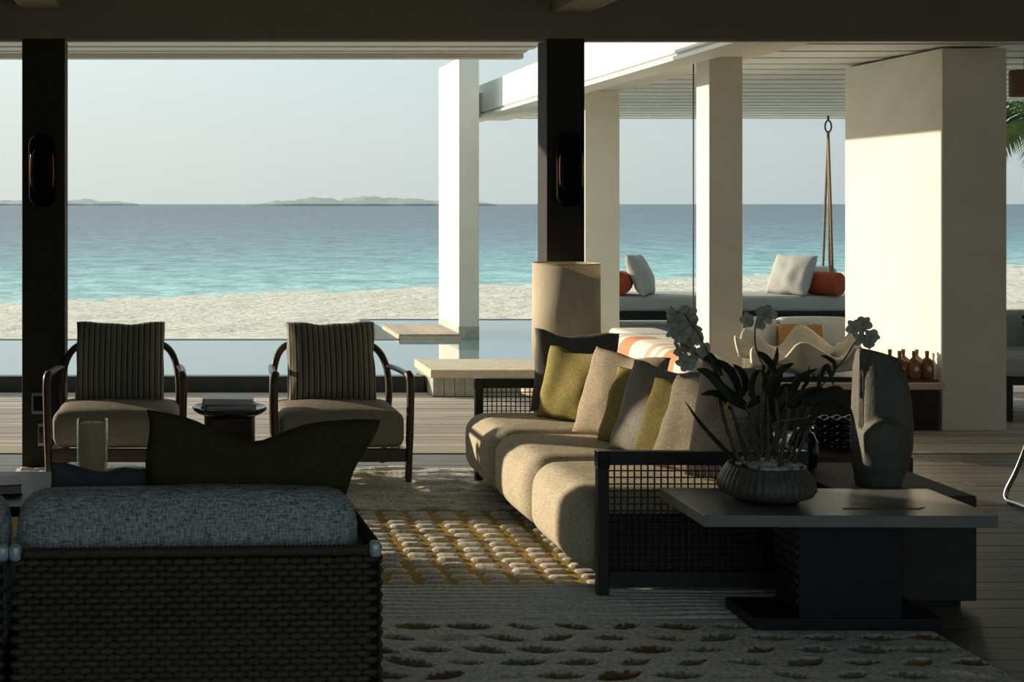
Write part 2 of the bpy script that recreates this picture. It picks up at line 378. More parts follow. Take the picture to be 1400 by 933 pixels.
def cushion_mb(w, d, h, r, puff=.02, n=12, wrinkle=.0, seed=0, side=0.0):
    """rounded, slightly swollen upholstery block; base centre at the origin"""
    mb = MB(); hx, hy, hz = w / 2, d / 2, h / 2
    faces = {}; vs = []; fs = []
    def put(p):
        k = tuple(round(c, 6) for c in p)
        if k not in faces: faces[k] = len(vs); vs.append(Vector(p))
        return faces[k]
    nz = max(4, n // 2)
    def lin(m): return [-cos(pi * i / m) * .5 + (-1 + 2 * i / m) * .5 for i in range(m + 1)]
    L, Lz = lin(n), lin(nz)
    def face(fn, A, B, flip):
        for i in range(len(A) - 1):
            for j in range(len(B) - 1):
                q = [put(fn(A[i], B[j])), put(fn(A[i + 1], B[j])), put(fn(A[i + 1], B[j + 1])), put(fn(A[i], B[j + 1]))]
                fs.append(tuple(reversed(q)) if flip else tuple(q))
    face(lambda a, b: (a, b, 1), L, L, False); face(lambda a, b: (a, b, -1), L, L, True)
    face(lambda a, b: (a, -1, b), L, Lz, False); face(lambda a, b: (a, 1, b), L, Lz, True)
    face(lambda a, b: (1, a, b), L, Lz, False); face(lambda a, b: (-1, a, b), L, Lz, True)
    out = []
    for p in vs:
        x, y, z = p.x * hx, p.y * hy, p.z * hz
        q = Vector((max(-hx + r, min(hx - r, x)), max(-hy + r, min(hy - r, y)), max(-hz + r, min(hz - r, z))))
        dlt = Vector((x, y, z)) - q
        if dlt.length > 1e-9: v = q + dlt.normalized() * r
        else: v = Vector((x, y, z))
        bz = (1 - p.x ** 2) * (1 - p.y ** 2)
        v.z += puff * bz * (1 if p.z > 0 else -.3) * abs(p.z)
        v.y += side * (1 - p.x ** 2) * (1 - p.z ** 2) * p.y; v.x += side * (1 - p.y ** 2) * (1 - p.z ** 2) * p.x
        if wrinkle: v += v.normalized() * wrinkle * noise.noise(Vector((v.x * 5 + seed, v.y * 5, v.z * 5)))
        v.z += hz; out.append(v)
    return mb.add(out, fs)

def pillow_mb(w, h, t, dent=0, dent_at=0, seed=0, n=22, pinch=.045, wr=.013, taper=0):
    """scatter pillow standing in XZ, thickness along Y, centred"""
    vs, fs = [], []; idx = {}
    for sgn in (-1, 1):
        for i in range(n + 1):
            for j in range(n + 1):
                u = -1 + 2 * i / n; v = -1 + 2 * j / n
                u = sin(u * pi / 2) * .55 + u * .45; v = sin(v * pi / 2) * .55 + v * .45
                edge = (i in (0, n)) or (j in (0, n)); tp = 1 - taper * (1 - v) / 2 if u > 0 else 1   # narrower foot on one side
                if edge and sgn == 1: idx[(1, i, j)] = idx[(-1, i, j)]; continue
                x = w / 2 * u * tp * (1 - pinch * (1 - v * v)); z = h / 2 * v * (1 - pinch * (1 - u * u))
                th = ((1 - u * u) * (1 - v * v)) ** .36 * t / 2
                th *= 1 + .15 * noise.noise(Vector((u * 1.7 + seed, v * 1.7, sgn * 3)))
                th += wr * noise.noise(Vector((x * 9 + seed, z * 6, sgn))) * (1 - u ** 4) * (1 - v ** 4)
                if dent:
                    k = exp(-((u - dent_at) / .42) ** 2) * max(0, (v + .6) / 1.6) ** 1.5
                    z -= dent * k; th *= 1 - .35 * k
                x += .012 * noise.noise(Vector((v * 2, seed, 1))) ; z += .012 * noise.noise(Vector((u * 2, seed, 7)))
                idx[(sgn, i, j)] = len(vs); vs.append((x, sgn * th, z))
    for sgn in (-1, 1):
        for i in range(n):
            for j in range(n):
                q = (idx[(sgn, i, j)], idx[(sgn, i + 1, j)], idx[(sgn, i + 1, j + 1)], idx[(sgn, i, j + 1)])
                fs.append(q if sgn == -1 else tuple(reversed(q)))
    return MB().add(vs, fs)
def pillow(name, label, m, w, h, t, loc, yaw=0, tilt=0, roll=0, group=None, **k):
    o = pillow_mb(w, h, t, **k).build(name, m, smooth=True)
    o.matrix_world = Matrix.Translation(loc) @ Matrix.Rotation(R(yaw), 4, 'Z') @ Matrix.Rotation(R(-tilt), 4, 'X') @ Matrix.Rotation(R(roll), 4, 'Y')
    return tag(o, label, 'pillow', group)

# ================================================================== THE SETTING
# sea, beach, islands
def sea():
    # finer near the shore, out to the horizon
    mb = MB(); ys = [24, 30, 36, 44, 60, 90, 150, 300, 700, 1600, 4000, 12000]; xs = [-1, -.25, .3, .8, 2]
    vs = [(x * max(60, y) , y, -.5) for y in ys for x in xs]; n = len(xs)
    fs = [(i * n + j, i * n + j + 1, (i + 1) * n + j + 1, (i + 1) * n + j) for i in range(len(ys) - 1) for j in range(n - 1)]
    return struct(mb.add(vs, fs).build('sea', 'sea_water'))
sea()
def beach():
    nx, ny = 150, 130; vs = []
    for j in range(ny + 1):
        y = 12.4 + (52 - 12.4) * (j / ny) ** 1.25
        for i in range(nx + 1):
            x = -14 + 52 * i / nx
            shore = 31.6 + .54 * x + 1.0 * noise.noise(Vector((x * .12, 3, 0)))
            t = (y - 15) / max(4, shore - 15)
            z = -.06 - .44 * max(0, t) ** 1.1 if t < 1 else -.5 - .5 * (t - 1)
            if y > 18.6: z += .05 * noise.noise(Vector((x * .9, y * .9, 0))) + .03 * noise.noise(Vector((x * 2.6, y * 2.6, 4)))
            vs.append((x, y, z))
    n = nx + 1
    fs = [(j * n + i, j * n + i + 1, (j + 1) * n + i + 1, (j + 1) * n + i) for j in range(ny) for i in range(nx)]
    return struct(MB().add(vs, fs).build('beach', 'sand', smooth=True))
beach()
def island(u0, u1, vtop, D, label, seed):
    x0, x1 = (u0 - 250) / F * D, (u1 - 250) / F * D; hgt = (279 - vtop) / F * D * 1.05 + 2.0
    n, m_s = 90, 8; vs = []
    for j in range(m_s + 1):
        b = -1 + 2 * j / m_s
        for i in range(n + 1):
            a = i / n; env = (sin(pi * a) ** .45) * (1 - b * b) ** .5
            tree = .70 + .55 * noise.noise(Vector((a * 9 + seed, b, 0))) + .30 * noise.noise(Vector((a * 40 + seed, b * 3, 2)))
            vs.append((x0 + (x1 - x0) * a, D + b * 45, -.6 + hgt * env * max(.12, tree)))
    k = n + 1
    fs = [(j * k + i, j * k + i + 1, (j + 1) * k + i + 1, (j + 1) * k + i) for j in range(m_s) for i in range(n)]
    o = MB().add(vs, fs).build('wooded_island', 'island_green', smooth=True)
    return tag(o, label, 'island')
island(335, 672, 269, 1500, 'long wooded island on the horizon behind the slim white pillar', 1)
island(-60, 190, 271, 1900, 'faint low island on the horizon behind the dark pillar with switch plates', 5)

# floors
fl = struct(box('floor', 'joint_dark', -3.6, 6.6, 1.0, 8.9, -.12, -.022))
rnd = random.Random(3)
y = 3.0
while y < 8.84:
    x = -3.6 - rnd.random() * 2; y1 = min(y + .125, 8.885)
    while x < 6.6:
        L = rnd.choice((3.2, 4.0, 4.8)); a, b = max(x, -3.6), min(x + L, 6.6)
        if b - a > .1: MB().box(a + .0015, b - .0015, y + .003, y1 - .003, -.03, rnd.uniform(-.0015, .0005)).build('plank', 'floor_wood', fl)
        x += L
    y += .125
struct(box('threshold_strip', 'threshold_stone', -8, 9.5, 8.9, 9.16, -.1, .004))
dk = struct(box('deck', 'joint_dark', -8, 12, 9.16, 12.32, -.12, -.03))
y = 9.165
while y < 12.30:
    x = -8 - rnd.random() * 3; xe = 12; y1 = min(y + .13, 12.31)
    while x < xe:
        L = rnd.choice((3.6, 4.8, 5.4)); a, b = max(x, -8), min(x + L, xe)
        if b - a > .1: MB().box(a + .002, b - .002, y + .004, y1 - .004, -.035, rnd.uniform(-.002, .001)).build('plank', 'deck_wood', dk)
        x += L
    y += .13

# room shell
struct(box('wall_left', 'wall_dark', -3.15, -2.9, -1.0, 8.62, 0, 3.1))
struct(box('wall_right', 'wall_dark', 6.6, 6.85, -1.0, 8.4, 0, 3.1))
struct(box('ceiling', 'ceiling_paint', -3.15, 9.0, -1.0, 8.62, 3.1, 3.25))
struct(box('sky_block_wall_right', 'wall_dark', 6.85, 16, 8.2, 8.4, -.13, 3.25))  # unseen wall, added to keep side sky light off the pier front
struct(box('sky_block_wall_left', 'wall_dark', -14, -3.15, 8.4, 8.62, -.13, 3.25))  # added out of view as well, cuts sky fill from the left
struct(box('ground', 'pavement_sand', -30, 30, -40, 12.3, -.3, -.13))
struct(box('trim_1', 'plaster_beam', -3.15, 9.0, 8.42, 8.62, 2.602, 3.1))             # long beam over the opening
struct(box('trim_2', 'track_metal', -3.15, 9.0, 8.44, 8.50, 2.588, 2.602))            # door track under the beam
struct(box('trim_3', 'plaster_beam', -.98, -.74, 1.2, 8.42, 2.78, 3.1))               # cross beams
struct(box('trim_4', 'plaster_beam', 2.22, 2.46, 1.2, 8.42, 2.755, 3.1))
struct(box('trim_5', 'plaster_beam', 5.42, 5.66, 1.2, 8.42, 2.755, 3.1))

# veranda eave outside the opening (left bay)
ev = struct(box('ceiling_eave', 'fascia_white', -1.9, 2.5, 8.62, 10.3, 2.80, 2.92))
for i in range(11):
    box('board', 'board_white', -1.9, 2.5, 8.64 + i * .145, 8.64 + i * .145 + .135, 2.705 - .0 + (i % 2) * .006, 2.80, ev)
box('edge_board', 'fascia_white', -1.9, 2.5, 10.2, 10.3, 2.67, 2.80, ev)

# terrace pavilion roof with board ceiling
pv = struct(box('ceiling_pavilion', 'fascia_white', 3.62, 9.0, 8.64, 18.2, 2.78, 2.98))
i = 0; y = 8.76
while y < 18.1:
    wd = .155
    box('board', 'board_white', 4.25, 9.0, y, y + wd - .012, 2.712 + (i % 3) * .004, 2.78, pv); y += wd; i += 1
box('soffit_border', 'plaster_white', 3.50, 4.25, 8.64, 18.2, 2.69, 2.78, pv)
fa = struct(box('trim_6', 'fascia_white', 3.44, 3.62, 8.64, 18.2, 2.655, 2.98, bevel=.008))
box('drip_edge', 'fascia_grey', 3.455, 3.64, 8.64, 18.2, 2.632, 2.655, fa)
box('lower_lip', 'fascia_white', 3.43, 3.66, 8.64, 18.2, 2.605, 2.632, fa)
box('tie_beam', 'fascia_grey', 3.23, 3.45, 16.0, 16.2, 2.60, 2.88, fa)

# ------------------------------------------------------------------ columns
def column(label, x0, x1, y0, y1, z0, z1, m, name='column', bevel=.006):
    t = thing(name, label, 'column', ((x0 + x1) / 2, (y0 + y1) / 2, z0))
    hx, hy = (x1 - x0) / 2, (y1 - y0) / 2
    MB().box(-hx, hx, -hy, hy, 0, z1 - z0).build('shaft', m, t, bevel=bevel)
    return t
cL = column('slim black column carrying two small metal switch plates', -.975, -.715, 8.42, 8.64, 0, 2.60, 'column_black')
cR = column('slim black column standing behind the drum shade table lamp', 2.205, 2.435, 8.42, 8.64, 0, 2.60, 'column_black')
cB = column('white rendered pillar rising free from the pool edge', 3.02, 3.24, 15.2, 16.4, 0, 3.2, 'plaster_white')
MB().box(-.112, .112, -.602, .602, .0, .26).build('base_course', 'stone_tile', cB)
column('cream pillar beside the far daybed pillow behind the table lamp', 3.85, 4.18, 13.3, 13.63, 0, 2.69, 'plaster_white')
column('square white pillar between the striped bolster and the clam shell', 3.90, 4.15, 10.3, 10.56, 0, 2.70, 'plaster_white')
pier = column('broad cream rendered pier beside the amber bottles', 5.355, 5.81, 9.8, 11.24, 0, 2.70, 'plaster_white', name='pier')

# wall sconces on the black columns: capsule with copper side rims
def sconce(cx, zc, label):
    t = thing('wall_sconce', label, 'wall light', (cx, 8.42, zc), group='wall sconces on the black columns')
    def capsule(hw, hh, y0, y1):
        n = 24; vs = []; ring = []
        for k in range(n):
            a = 2 * pi * k / n; ring.append((hw * cos(a), (hh - hw) * (1 if sin(a) >= 0 else -1) + hw * sin(a)))
        vs = [(x, y0, z) for x, z in ring] + [(x, y1, z) for x, z in ring]
        fs = [tuple(range(n)), tuple(reversed(range(n, 2 * n)))] + [(k, k + n, (k + 1) % n + n, (k + 1) % n) for k in range(n)]
        return MB().add(vs, fs)
    capsule(.082, .225, -.055, -.002).build('back_plate', 'sconce_black', t, bevel=.012)
    capsule(.060, .135, -.082, -.056).build('inner_shade', 'sconce_black', t, bevel=.01)
    for s in (-1, 1):
        pts = [(s * .064 + s * .004 * cos(k), -.066, -.10 + .02 * j) for j, k in enumerate([-1.5 + .3 * q for q in range(11)])]
        MB().tube(pts, .005, 6).build('copper_rim', 'copper_rim', t, smooth=True)
sconce(-.848, 1.805, 'black capsule wall sconce on the column with switch plates')
sconce(2.335, 1.805, 'black capsule wall sconce on the column behind the table lamp')
for k, (u0, u1, v0, v1, lb) in enumerate(((43, 63, 537, 566, 'upper square metal switch plate on the black column'), (52, 63, 579, 610, 'lower narrow metal switch plate on the black column'))):
    s = F / 8.42; x0, x1 = (u0 - 250) / s, (u1 - 250) / s; z0, z1 = 1.6 - (v1 - 279) / s, 1.6 - (v0 - 279) / s
    t = thing('switch_plate', lb, 'switch plate', ((x0 + x1) / 2, 8.418, z0), group='switch plates on the column')
    hw = (x1 - x0) / 2
    MB().box(-hw, hw, -.008, 0, 0, z1 - z0).build('plate', 'plate_metal', t, bevel=.002)
    MB().box(-hw * .72, hw * .72, -.012, -.008, (z1 - z0) * .14, (z1 - z0) * .86).build('rocker', 'black_gloss', t, bevel=.002)

# ------------------------------------------------------------------ pool
pw = MB().add([(-9, 11.92, .13), (2.35, 11.92, .13), (2.35, 15.0, .13), (-9, 15.0, .13)], [(0, 1, 2, 3)])
pw.add([(2.35, 12.32, .13), (3.72, 12.32, .13), (3.72, 17.6, .13), (2.35, 17.6, .13)], [(0, 1, 2, 3)])
pw.add([(3.72, 13.9, .13), (13, 13.9, .13), (13, 17.6, .13), (3.72, 17.6, .13)], [(0, 1, 2, 3)])
struct(pw.build('pool_water', 'pool_water'))
struct(box('pool_wall_near', 'pool_rim', -9, 2.05, 11.80, 11.92, -.05, .135, bevel=.004))
struct(box('pool_wall_terrace', 'pool_rim', 3.62, 13, 13.8, 13.92, -.05, .135, bevel=.004))
struct(box('pool_wall_return', 'pool_rim', 3.62, 3.74, 12.32, 13.8, -.05, .135))
struct(box('terrace_slab', 'stone_coping', 3.74, 13, 12.32, 13.8, -.1, .0))
struct(box('pool_wall_far', 'pool_rim', -9, 2.35, 15.0, 15.10, -.3, .135, bevel=.004))
struct(box('pool_wall_beach', 'pool_rim', 2.35, 13, 17.6, 17.7, -.3, .135, bevel=.004))
struct(box('pool_wall_side', 'pool_rim', 2.25, 2.35, 15.1, 17.7, -.3, .135))
# stepping platform by the free pillar
pf = thing('pool_platform', 'low timber platform at the foot of the free white pillar', 'platform', (2.68, 15.7, 0))
MB().box(-.34, .34, -.62, .62, 0, .16).build('base', 'stone_coping', pf)
for i in range(6):
    MB().box(-.335 + i * .112, -.335 + i * .112 + .108, -.62, .62, .16, .185).build('plank', 'platform_wood', pf)
# stone ledge
lg = thing('stone_ledge', 'stone ledge with beige coping and tiled sides at the pool corner', 'ledge', (2.75, 11.9, 0))
MB().box(-.66, .48, -.36, .38, 0, .155).build('core', 'joint_dark', lg)
MB().box(-.70, .50, -.405, .41, .158, .226).build('coping', 'stone_coping', lg, bevel=.006)
tl = MB().box(-.041, .041, -.012, 0, .004, .155).build('tile', 'stone_tile', lg, bevel=.002); tl.location = (-.625, -.36, 0)
for i in range(1, 13):
    share(tl, 'tile', lg, (-.625 + i * .0865, -.36 - rnd.uniform(0, .003), 0))
for i in range(9):
    share(tl, 'tile', lg, (-.66 - rnd.uniform(0, .003), -.33 + i * .0865, 0), (0, 0, -pi / 2))

# ================================================================== RUG
def rug():
    X0, X1, Y0, Y1 = -1.0, 2.80, 3.3, 8.40; st = .0095
    nx, ny = int((X1 - X0) / st), int((Y1 - Y0) / st); vs, cols = [], []
    cream, sand_c, brown, gold, dark = (.80, .77, .68), (.78, .70, .55), (.24, .14, .07), (.46, .32, .10), (.26, .23, .17)
    rr = random.Random(11); cell = {}
    for j in range(ny + 1):
        y = Y0 + (Y1 - Y0) * j / ny
        for i in range(nx + 1):
            x = X0 + (X1 - X0) * i / nx; z = .020; c = cream
            wob = .03 * noise.noise(Vector((x * 1.3, y * 1.3, 0)))
            if y < 5.30 + wob:                     # looped field with open lens-shaped gaps
                row = math.floor(y / .135); off = .5 * (row % 2); colu = math.floor(x / .195 + off)
                cx, cy = (colu + .5 - off) * .195, (row + .5) * .135
                if (row, colu) not in cell: cell[(row, colu)] = (rr.choice((0, .1, -.1, .45, -.45)), rr.uniform(.8, 1.2), rr.choice((brown, dark, dark, sand_c, brown, dark, (.34, .22, .10))))
                ang, sc, cc = cell[(row, colu)]
                dx, dy = x - cx, y - cy; lx = dx * cos(ang) + dy * sin(ang); ly = -dx * sin(ang) + dy * cos(ang)
                e_ = (lx / (.084 * sc)) ** 2 + abs(ly) / (.036 * sc)
                z += .003 * noise.noise(Vector((x * 20, y * 20, 0)))
                if e_ < 1: z -= .018 * min(1, (1 - e_) * 3); c = cc
            elif y < 5.74 + wob:
                z = .006; c = (.10, .09, .075)
            elif y < 7.22:
                z = .008; k = noise.noise(Vector((x * 5, y * 1.2, 3)))
                c = tuple(a * (.85 + .5 * k) for a in gold) if k > -.15 else (.34, .25, .12)
            else:                                  # long carved streaks
                q = noise.noise(Vector((x * 3.2, y * 13, 0))) + .4 * noise.noise(Vector((x * 9, y * 30, 0)))
                z = .012 + .012 * max(-1, min(1, q * 3)); c = cream if q > -.22 else sand_c
                if q < -.42: c = dark
            z = max(.003, z)
            if x < X0 + .02 or x > X1 - .02 or y > Y1 - .02: z = .004
            vs.append((x, y, z)); cols.append((*c, 1))
    n = nx + 1
    fs = [(j * n + i, j * n + i + 1, (j + 1) * n + i + 1, (j + 1) * n + i) for j in range(ny) for i in range(nx)]
    o = MB().add(vs, fs).build('rug', 'rug_yarn', smooth=True)
    ca = o.data.color_attributes.new('yarn', 'FLOAT_COLOR', 'POINT'); ca.data.foreach_set('color', [a for c in cols for a in c])
    tag(o, 'large cream carved rug with gold strips under the sofas', 'rug')
    # thick ridges across the rug
    for k in range(9):
        yy = 5.32 + k * .052
        pts = [(-.55 + 3.3 * q / 60, yy + .030 * noise.noise(Vector((q * .11, k * .25, 0))) + .012 * noise.noise(Vector((q * .4, k * .3, 5))), .014) for q in range(61)]
        MB().tube(pts, .021, 6, flat=.62).build('yarn_ridge', 'rug_ridge', o, smooth=True)
    # raised tufts between the gold strips
    base = MB().add(*tuft_geo()).build('tuft', 'rug_tuft', o, smooth=True)
    first = True
    for r_ in range(15):
        for c_ in range(13):
            yy = 5.83 + r_ * .093; xx = .52 + c_ * .137 + .055 * ((yy - 6.5)) * .3 + .018 * noise.noise(Vector((r_ * .5, c_ * .3, 0)))
            if xx > 2.15: continue
            loc = (xx, yy + .012 * rr.uniform(-1, 1), .006); sc = (rr.uniform(.85, 1.12), rr.uniform(.8, 1.15), rr.uniform(.7, 1.2)); rot = (0, 0, rr.uniform(-.12, .12))
            if first: base.location = loc; base.scale = sc; first = False
            else: share(base, 'tuft', o, loc, rot, sc)
    return o
def tuft_geo():
    vs, fs = [], []; nx, ny = 6, 4
    for j in range(ny + 1):
        for i in range(nx + 1):
            u, v = -1 + 2 * i / nx, -1 + 2 * j / ny
            vs.append((.055 * u * (1 - .04 * v * v), .037 * v * (1 - .06 * u * u), .012 * (1 - u ** 8) ** .5 * (1 - v ** 8) ** .5))
    n = nx + 1
    fs = [(j * n + i, j * n + i + 1, (j + 1) * n + i + 1, (j + 1) * n + i) for j in range(ny) for i in range(nx)]
    return vs, fs
rug()

# ================================================================== FOREGROUND WICKER SOFA MODULES
def wicker_module(label, loc, rz, strands, arms):
    t = thing('wicker_sofa', label, 'sofa', loc, rz)
    W, H, D = 1.10, .575, .98                      # origin: floor, middle of the back panel; seat towards +Y
    MB().box(-W / 2 + .015, W / 2 - .015, .006, .03, .04, H - .03).build('back_core', 'wicker_back', t)
    pr = []
    n, m_ = 7, 6; vs, fs = [], []
    for i in range(n):
        a = -1 + 2 * i / (n - 1); r = .0125 * (1 - a * a) ** .5 + .0016
        for k in range(m_):
            th = 2 * pi * k / m_; vs.append((a * .0255, -.004 + r * .85 * cos(th), r * sin(th) * .86))
    for i in range(n - 1):
        for k in range(m_): fs.append((i * m_ + k, i * m_ + (k + 1) % m_, (i + 1) * m_ + (k + 1) % m_, (i + 1) * m_ + k))
    fs.append(tuple(reversed(range(m_)))); fs.append(tuple((n - 1) * m_ + k for k in range(m_)))
    px, pz = .0436, .0188; cnt = 0; src = None; rest = MB()
    for r_ in range(26):
        z = H - .045 - r_ * pz
        for c_ in range(26):
            x = -W / 2 + .022 + (c_ + .5 * (r_ % 2)) * px
            if x > W / 2 - .012: continue
            dz = .002 * noise.noise(Vector((x * 9, z * 9, 0)))
            if strands and cnt < 300:
                if src is None: src = MB().add(vs, fs).build('strand', 'wicker', t, smooth=True); src.location = (x, 0, z + dz)
                else: share(src, 'strand', t, (x, -rnd.uniform(0, .003), z + dz))
                cnt += 1
            else: rest.add([(x + a, b, z + dz + c) for a, b, c in vs], fs)
    tag(rest.build('lower_weave', 'wicker', t, smooth=True), kind='stuff')
    # upright stakes between the strands
    # side panels with horizontal strands
    for s in arms:
        sd = MB().box(s * W / 2 - (.012 if s > 0 else -.0), s * W / 2 + (.0 if s > 0 else .012), .02, D, .04, H - .03)
        sd.build('side_core', 'wicker_back', t)
        mb = MB()
        for r_ in range(26):
            z = H - .045 - r_ * pz
            for c_ in range(22):
                y = .03 + (c_ + .5 * (r_ % 2)) * px
                if y > D - .02: continue
                mb.add([(s * W / 2 + s * -b, y + a, z + c) for a, b, c in vs], fs if s > 0 else [tuple(reversed(f)) for f in fs])
        tag(mb.build('side_weave', 'wicker', t, smooth=True), kind='stuff')
    # wrapped top rail
    def wrapped(p0, p1, name):
        p0, p1 = Vector(p0), Vector(p1); k = int((p1 - p0).length / .0135); pts, rs = [], []
        for q in range(k * 2 + 1):
            pts.append(p0.lerp(p1, q / (k * 2))); rs.append(.0195 if q % 2 else .0145)
        MB().tube(pts, rs, 8).build(name, 'wicker', t, smooth=True)
    wrapped((-W / 2 + .035, 0, H - .018), (W / 2 - .035, 0, H - .018), 'top_rail')
    for s in (-1, 1):
        if s in arms: wrapped((s * (W / 2 - .004), .03, H - .018), (s * (W / 2 - .004), D, H - .018), 'arm_rail')
        MB().lathe([(.003, -.019), (.014, -.016), (.0185, -.008), (.0185, .02), (.014, .028), (.003, .031)], 12, (s * (W / 2 - .014), -.002, H - .020)).build('corner_cap', 'cap_alu', t, smooth=True)
        for yy in (.03, D - .03):
            MB().box(s * (W / 2 - .03) - .02, s * (W / 2 - .03) + .02, yy - .02, yy + .02, 0, .05).build('leg', 'steel_dark', t)
    MB().box(-W / 2 + .02, W / 2 - .02, .035, D - .01, .06, .20).build('seat_frame', 'wicker_back', t)
    sc_ = cushion_mb(W - .06, .70, .22, .06, .03).build('seat_cushion', 'fabric_boucle', t, smooth=True); sc_.location = (0, .61, .20)
    bc = cushion_mb(W - .05, .24, .505, .09, .012, n=16, wrinkle=.006, seed=3).build('back_cushion', 'fabric_boucle', t, smooth=True)
    bc.location = (-.02 if 1 in arms else .02, .16, .20); bc.rotation_euler = (R(-3), 0, 0)
    return t
wicker_module('black wicker sofa module carrying the dark moss green pillow', (.04, 4.14, .006), R(2.5), True, (1,))
wicker_module('black wicker sofa module joined beside the one with the green pillow', (-1.069, 4.0915, .006), R(2.5), False, (-1,))
pillow('scatter_pillow', 'large dark moss green pillow with a deep dent on the wicker sofa', 'fabric_moss', .76, .46, .19, (.250, 4.52, .690), yaw=2, tilt=-6, roll=3, dent=.085, dent_at=-.12, seed=4, pinch=.03, taper=.42)
pillow('scatter_pillow', 'dark slate lumbar pillow lying low on the wicker sofa', 'fabric_slate', .33, .31, .14, (-.275, 4.545, .600), yaw=3, tilt=-8, roll=3, seed=9, dent=.02)

# coffee table in front of the wicker sofa and what stands on it
ct = thing('coffee_table', 'low dark coffee table hidden beyond the wicker sofa', 'table', (-.35, 5.78, 0.018))
MB().box(-.62, .48, -.36, .36, .36, .40).build('top', 'black_wood', ct, bevel=.006)
for sx in (-.55, .41):
    for sy in (-.3, .3): MB().box(sx - .025, sx + .025, sy - .025, sy + .025, 0, .36).build('leg', 'black_wood', ct)
hc = thing('hurricane_candle', 'thick pale candle in a clear glass cylinder beyond the wicker sofa', 'candle', (-.378, 5.8, .419))
MB().lathe([(.062, 0), (.064, .004), (.064, .283), (.0605, .283), (.0605, .010), (.002, .008)], 32).build('glass', 'clear_glass', hc, smooth=True)
MB().lathe([(.050, .0115), (.0535, .016), (.0535, .262), (.048, .268), (.004, .264)], 28).build('candle', 'wax', hc, smooth=True)
MB().tube([(0, 0, .262), (.001, 0, .275), (.004, 0, .282)], .0016, 5).build('wick', 'black_wood', hc)
bk = thing('art_book', 'dark book with a red cover lying on the hidden coffee table', 'book', (-.80, 5.72, .419), R(12))
MB().box(-.13, .13, -.10, .10, 0, .004).build('back_cover', 'book_dark', bk)
MB().box(-.126, .126, -.097, .097, .004, .035).build('pages', 'paper', bk)
MB().box(-.13, .13, -.10, .10, .035, .040).build('front_cover', 'book_red', bk)

# ================================================================== ARMCHAIRS
def armchair(label, loc, rz, seed):
    t = thing('lounge_armchair', label, 'armchair', loc, rz)
    # origin: floor below front feet line; seat goes to +Y
    for s in (-1, 1):
        lg_ = MB().tube(smooth_pts([(s * .375, .0, 0), (s * .383, .0, .25), (s * .388, .0, .50), (s * .386, .004, .585), (s * .378, .03, .612)], 4),
                        [.020] * 4 + [.022] * 4 + [.023] * 4 + [.024] * 5, 10); lg_.build('front_leg', 'wood_walnut', t, smooth=True)
        MB().tube(smooth_pts([(s * .380, .02, .603), (s * .378, .20, .602), (s * .368, .40, .600), (s * .352, .54, .595)], 5), .022, 10, flat=.7).build('armrest', 'wood_walnut', t, smooth=True)
        MB().tube(smooth_pts([(s * .33, .62, 0), (s * .345, .56, .22), (s * .352, .50, .42), (s * .345, .51, .56), (s * .318, .55, .655), (s * .275, .60, .705), (s * .22, .625, .725)], 5),
                  .021, 10).build('back_hoop', 'wood_walnut', t, smooth=True)
        MB().box(s * .352 - .016, s * .352 + .016, .02, .56, .125, .185).build('side_rail', 'wood_walnut', t, bevel=.006)
    MB().tube([(-.225, .625, .724), (0, .635, .728), (.225, .625, .724)], .02, 10).build('top_rail', 'wood_walnut', t, smooth=True)
    MB().box(-.36, .36, -.018, .018, .115, .190).build('apron', 'wood_walnut', t, bevel=.006)
    MB().box(-.34, .34, .54, .57, .125, .185).build('rear_rail', 'wood_walnut', t, bevel=.006)
    for k in range(5):
        x = -.24 + .12 * k; MB().box(x - .012, x + .012, .575, .59, .17, .72).build('back_slat', 'wood_walnut', t)
    sc_ = cushion_mb(.715, .60, .205, .055, .035, n=14, wrinkle=.004, seed=seed).build('seat_cushion', 'fabric_chair', t, smooth=True)
    sc_.location = (0, .285, .190)
    bc = pillow_mb(.535, .50, .26, seed=seed, pinch=.02, dent=.006, n=22).build('back_cushion', 'stripe_chair', t, smooth=True)
    bc.location = (.0, .475, .62); bc.rotation_euler = (R(-13), 0, R(0))
    return t
armchair('walnut lounge armchair with striped back cushion close to the black column', (-.385, 7.88, .022), R(-1), 1)
armchair('walnut lounge armchair with striped back cushion standing nearer the long linen sofa', (.905, 7.88, .022), R(1.5), 6)

# drum side table with books between the chairs
st = thing('drum_table', 'small black drum side table with an upturned dish top', 'table', (.268, 7.95, .02))
MB().lathe([(.13, 0), (.145, .01), (.145, .36), (.15, .375)], 32).build('drum', 'black_wood', st, smooth=True)
MB().lathe([(.02, .372), (.14, .374), (.185, .385), (.208, .402), (.214, .415), (.205, .424), (.19, .412), (.14, .400), (.01, .398)], 36).build('dish_top', 'black_gloss', st, smooth=True)
def book(label, loc, rz, w_, d_, h_, cover, parent=None):
    t = thing('book', label, 'book', loc, rz)
    MB().box(-w_ / 2, w_ / 2, -d_ / 2, d_ / 2, 0, .004).build('back_cover', cover, t)
    MB().box(-w_ / 2 + .005, w_ / 2 - .005, -d_ / 2 + .005, d_ / 2 - .005, .004, h_ - .004).build('pages', 'paper', t)
    MB().box(-w_ / 2, w_ / 2, -d_ / 2, d_ / 2, h_ - .004, h_).build('front_cover', cover, t)
    MB().box(-w_ / 2 - .003, -w_ / 2, -d_ / 2, d_ / 2, 0, h_).build('spine', cover, t)
book('dark bound book lowest on the drum side table', (.268, 7.95, .4315), R(4), .29, .22, .032, 'book_dark')
book('grey bound book lying on top of the dark book', (.262, 7.95, .4635), R(-3), .285, .215, .034, 'book_grey')

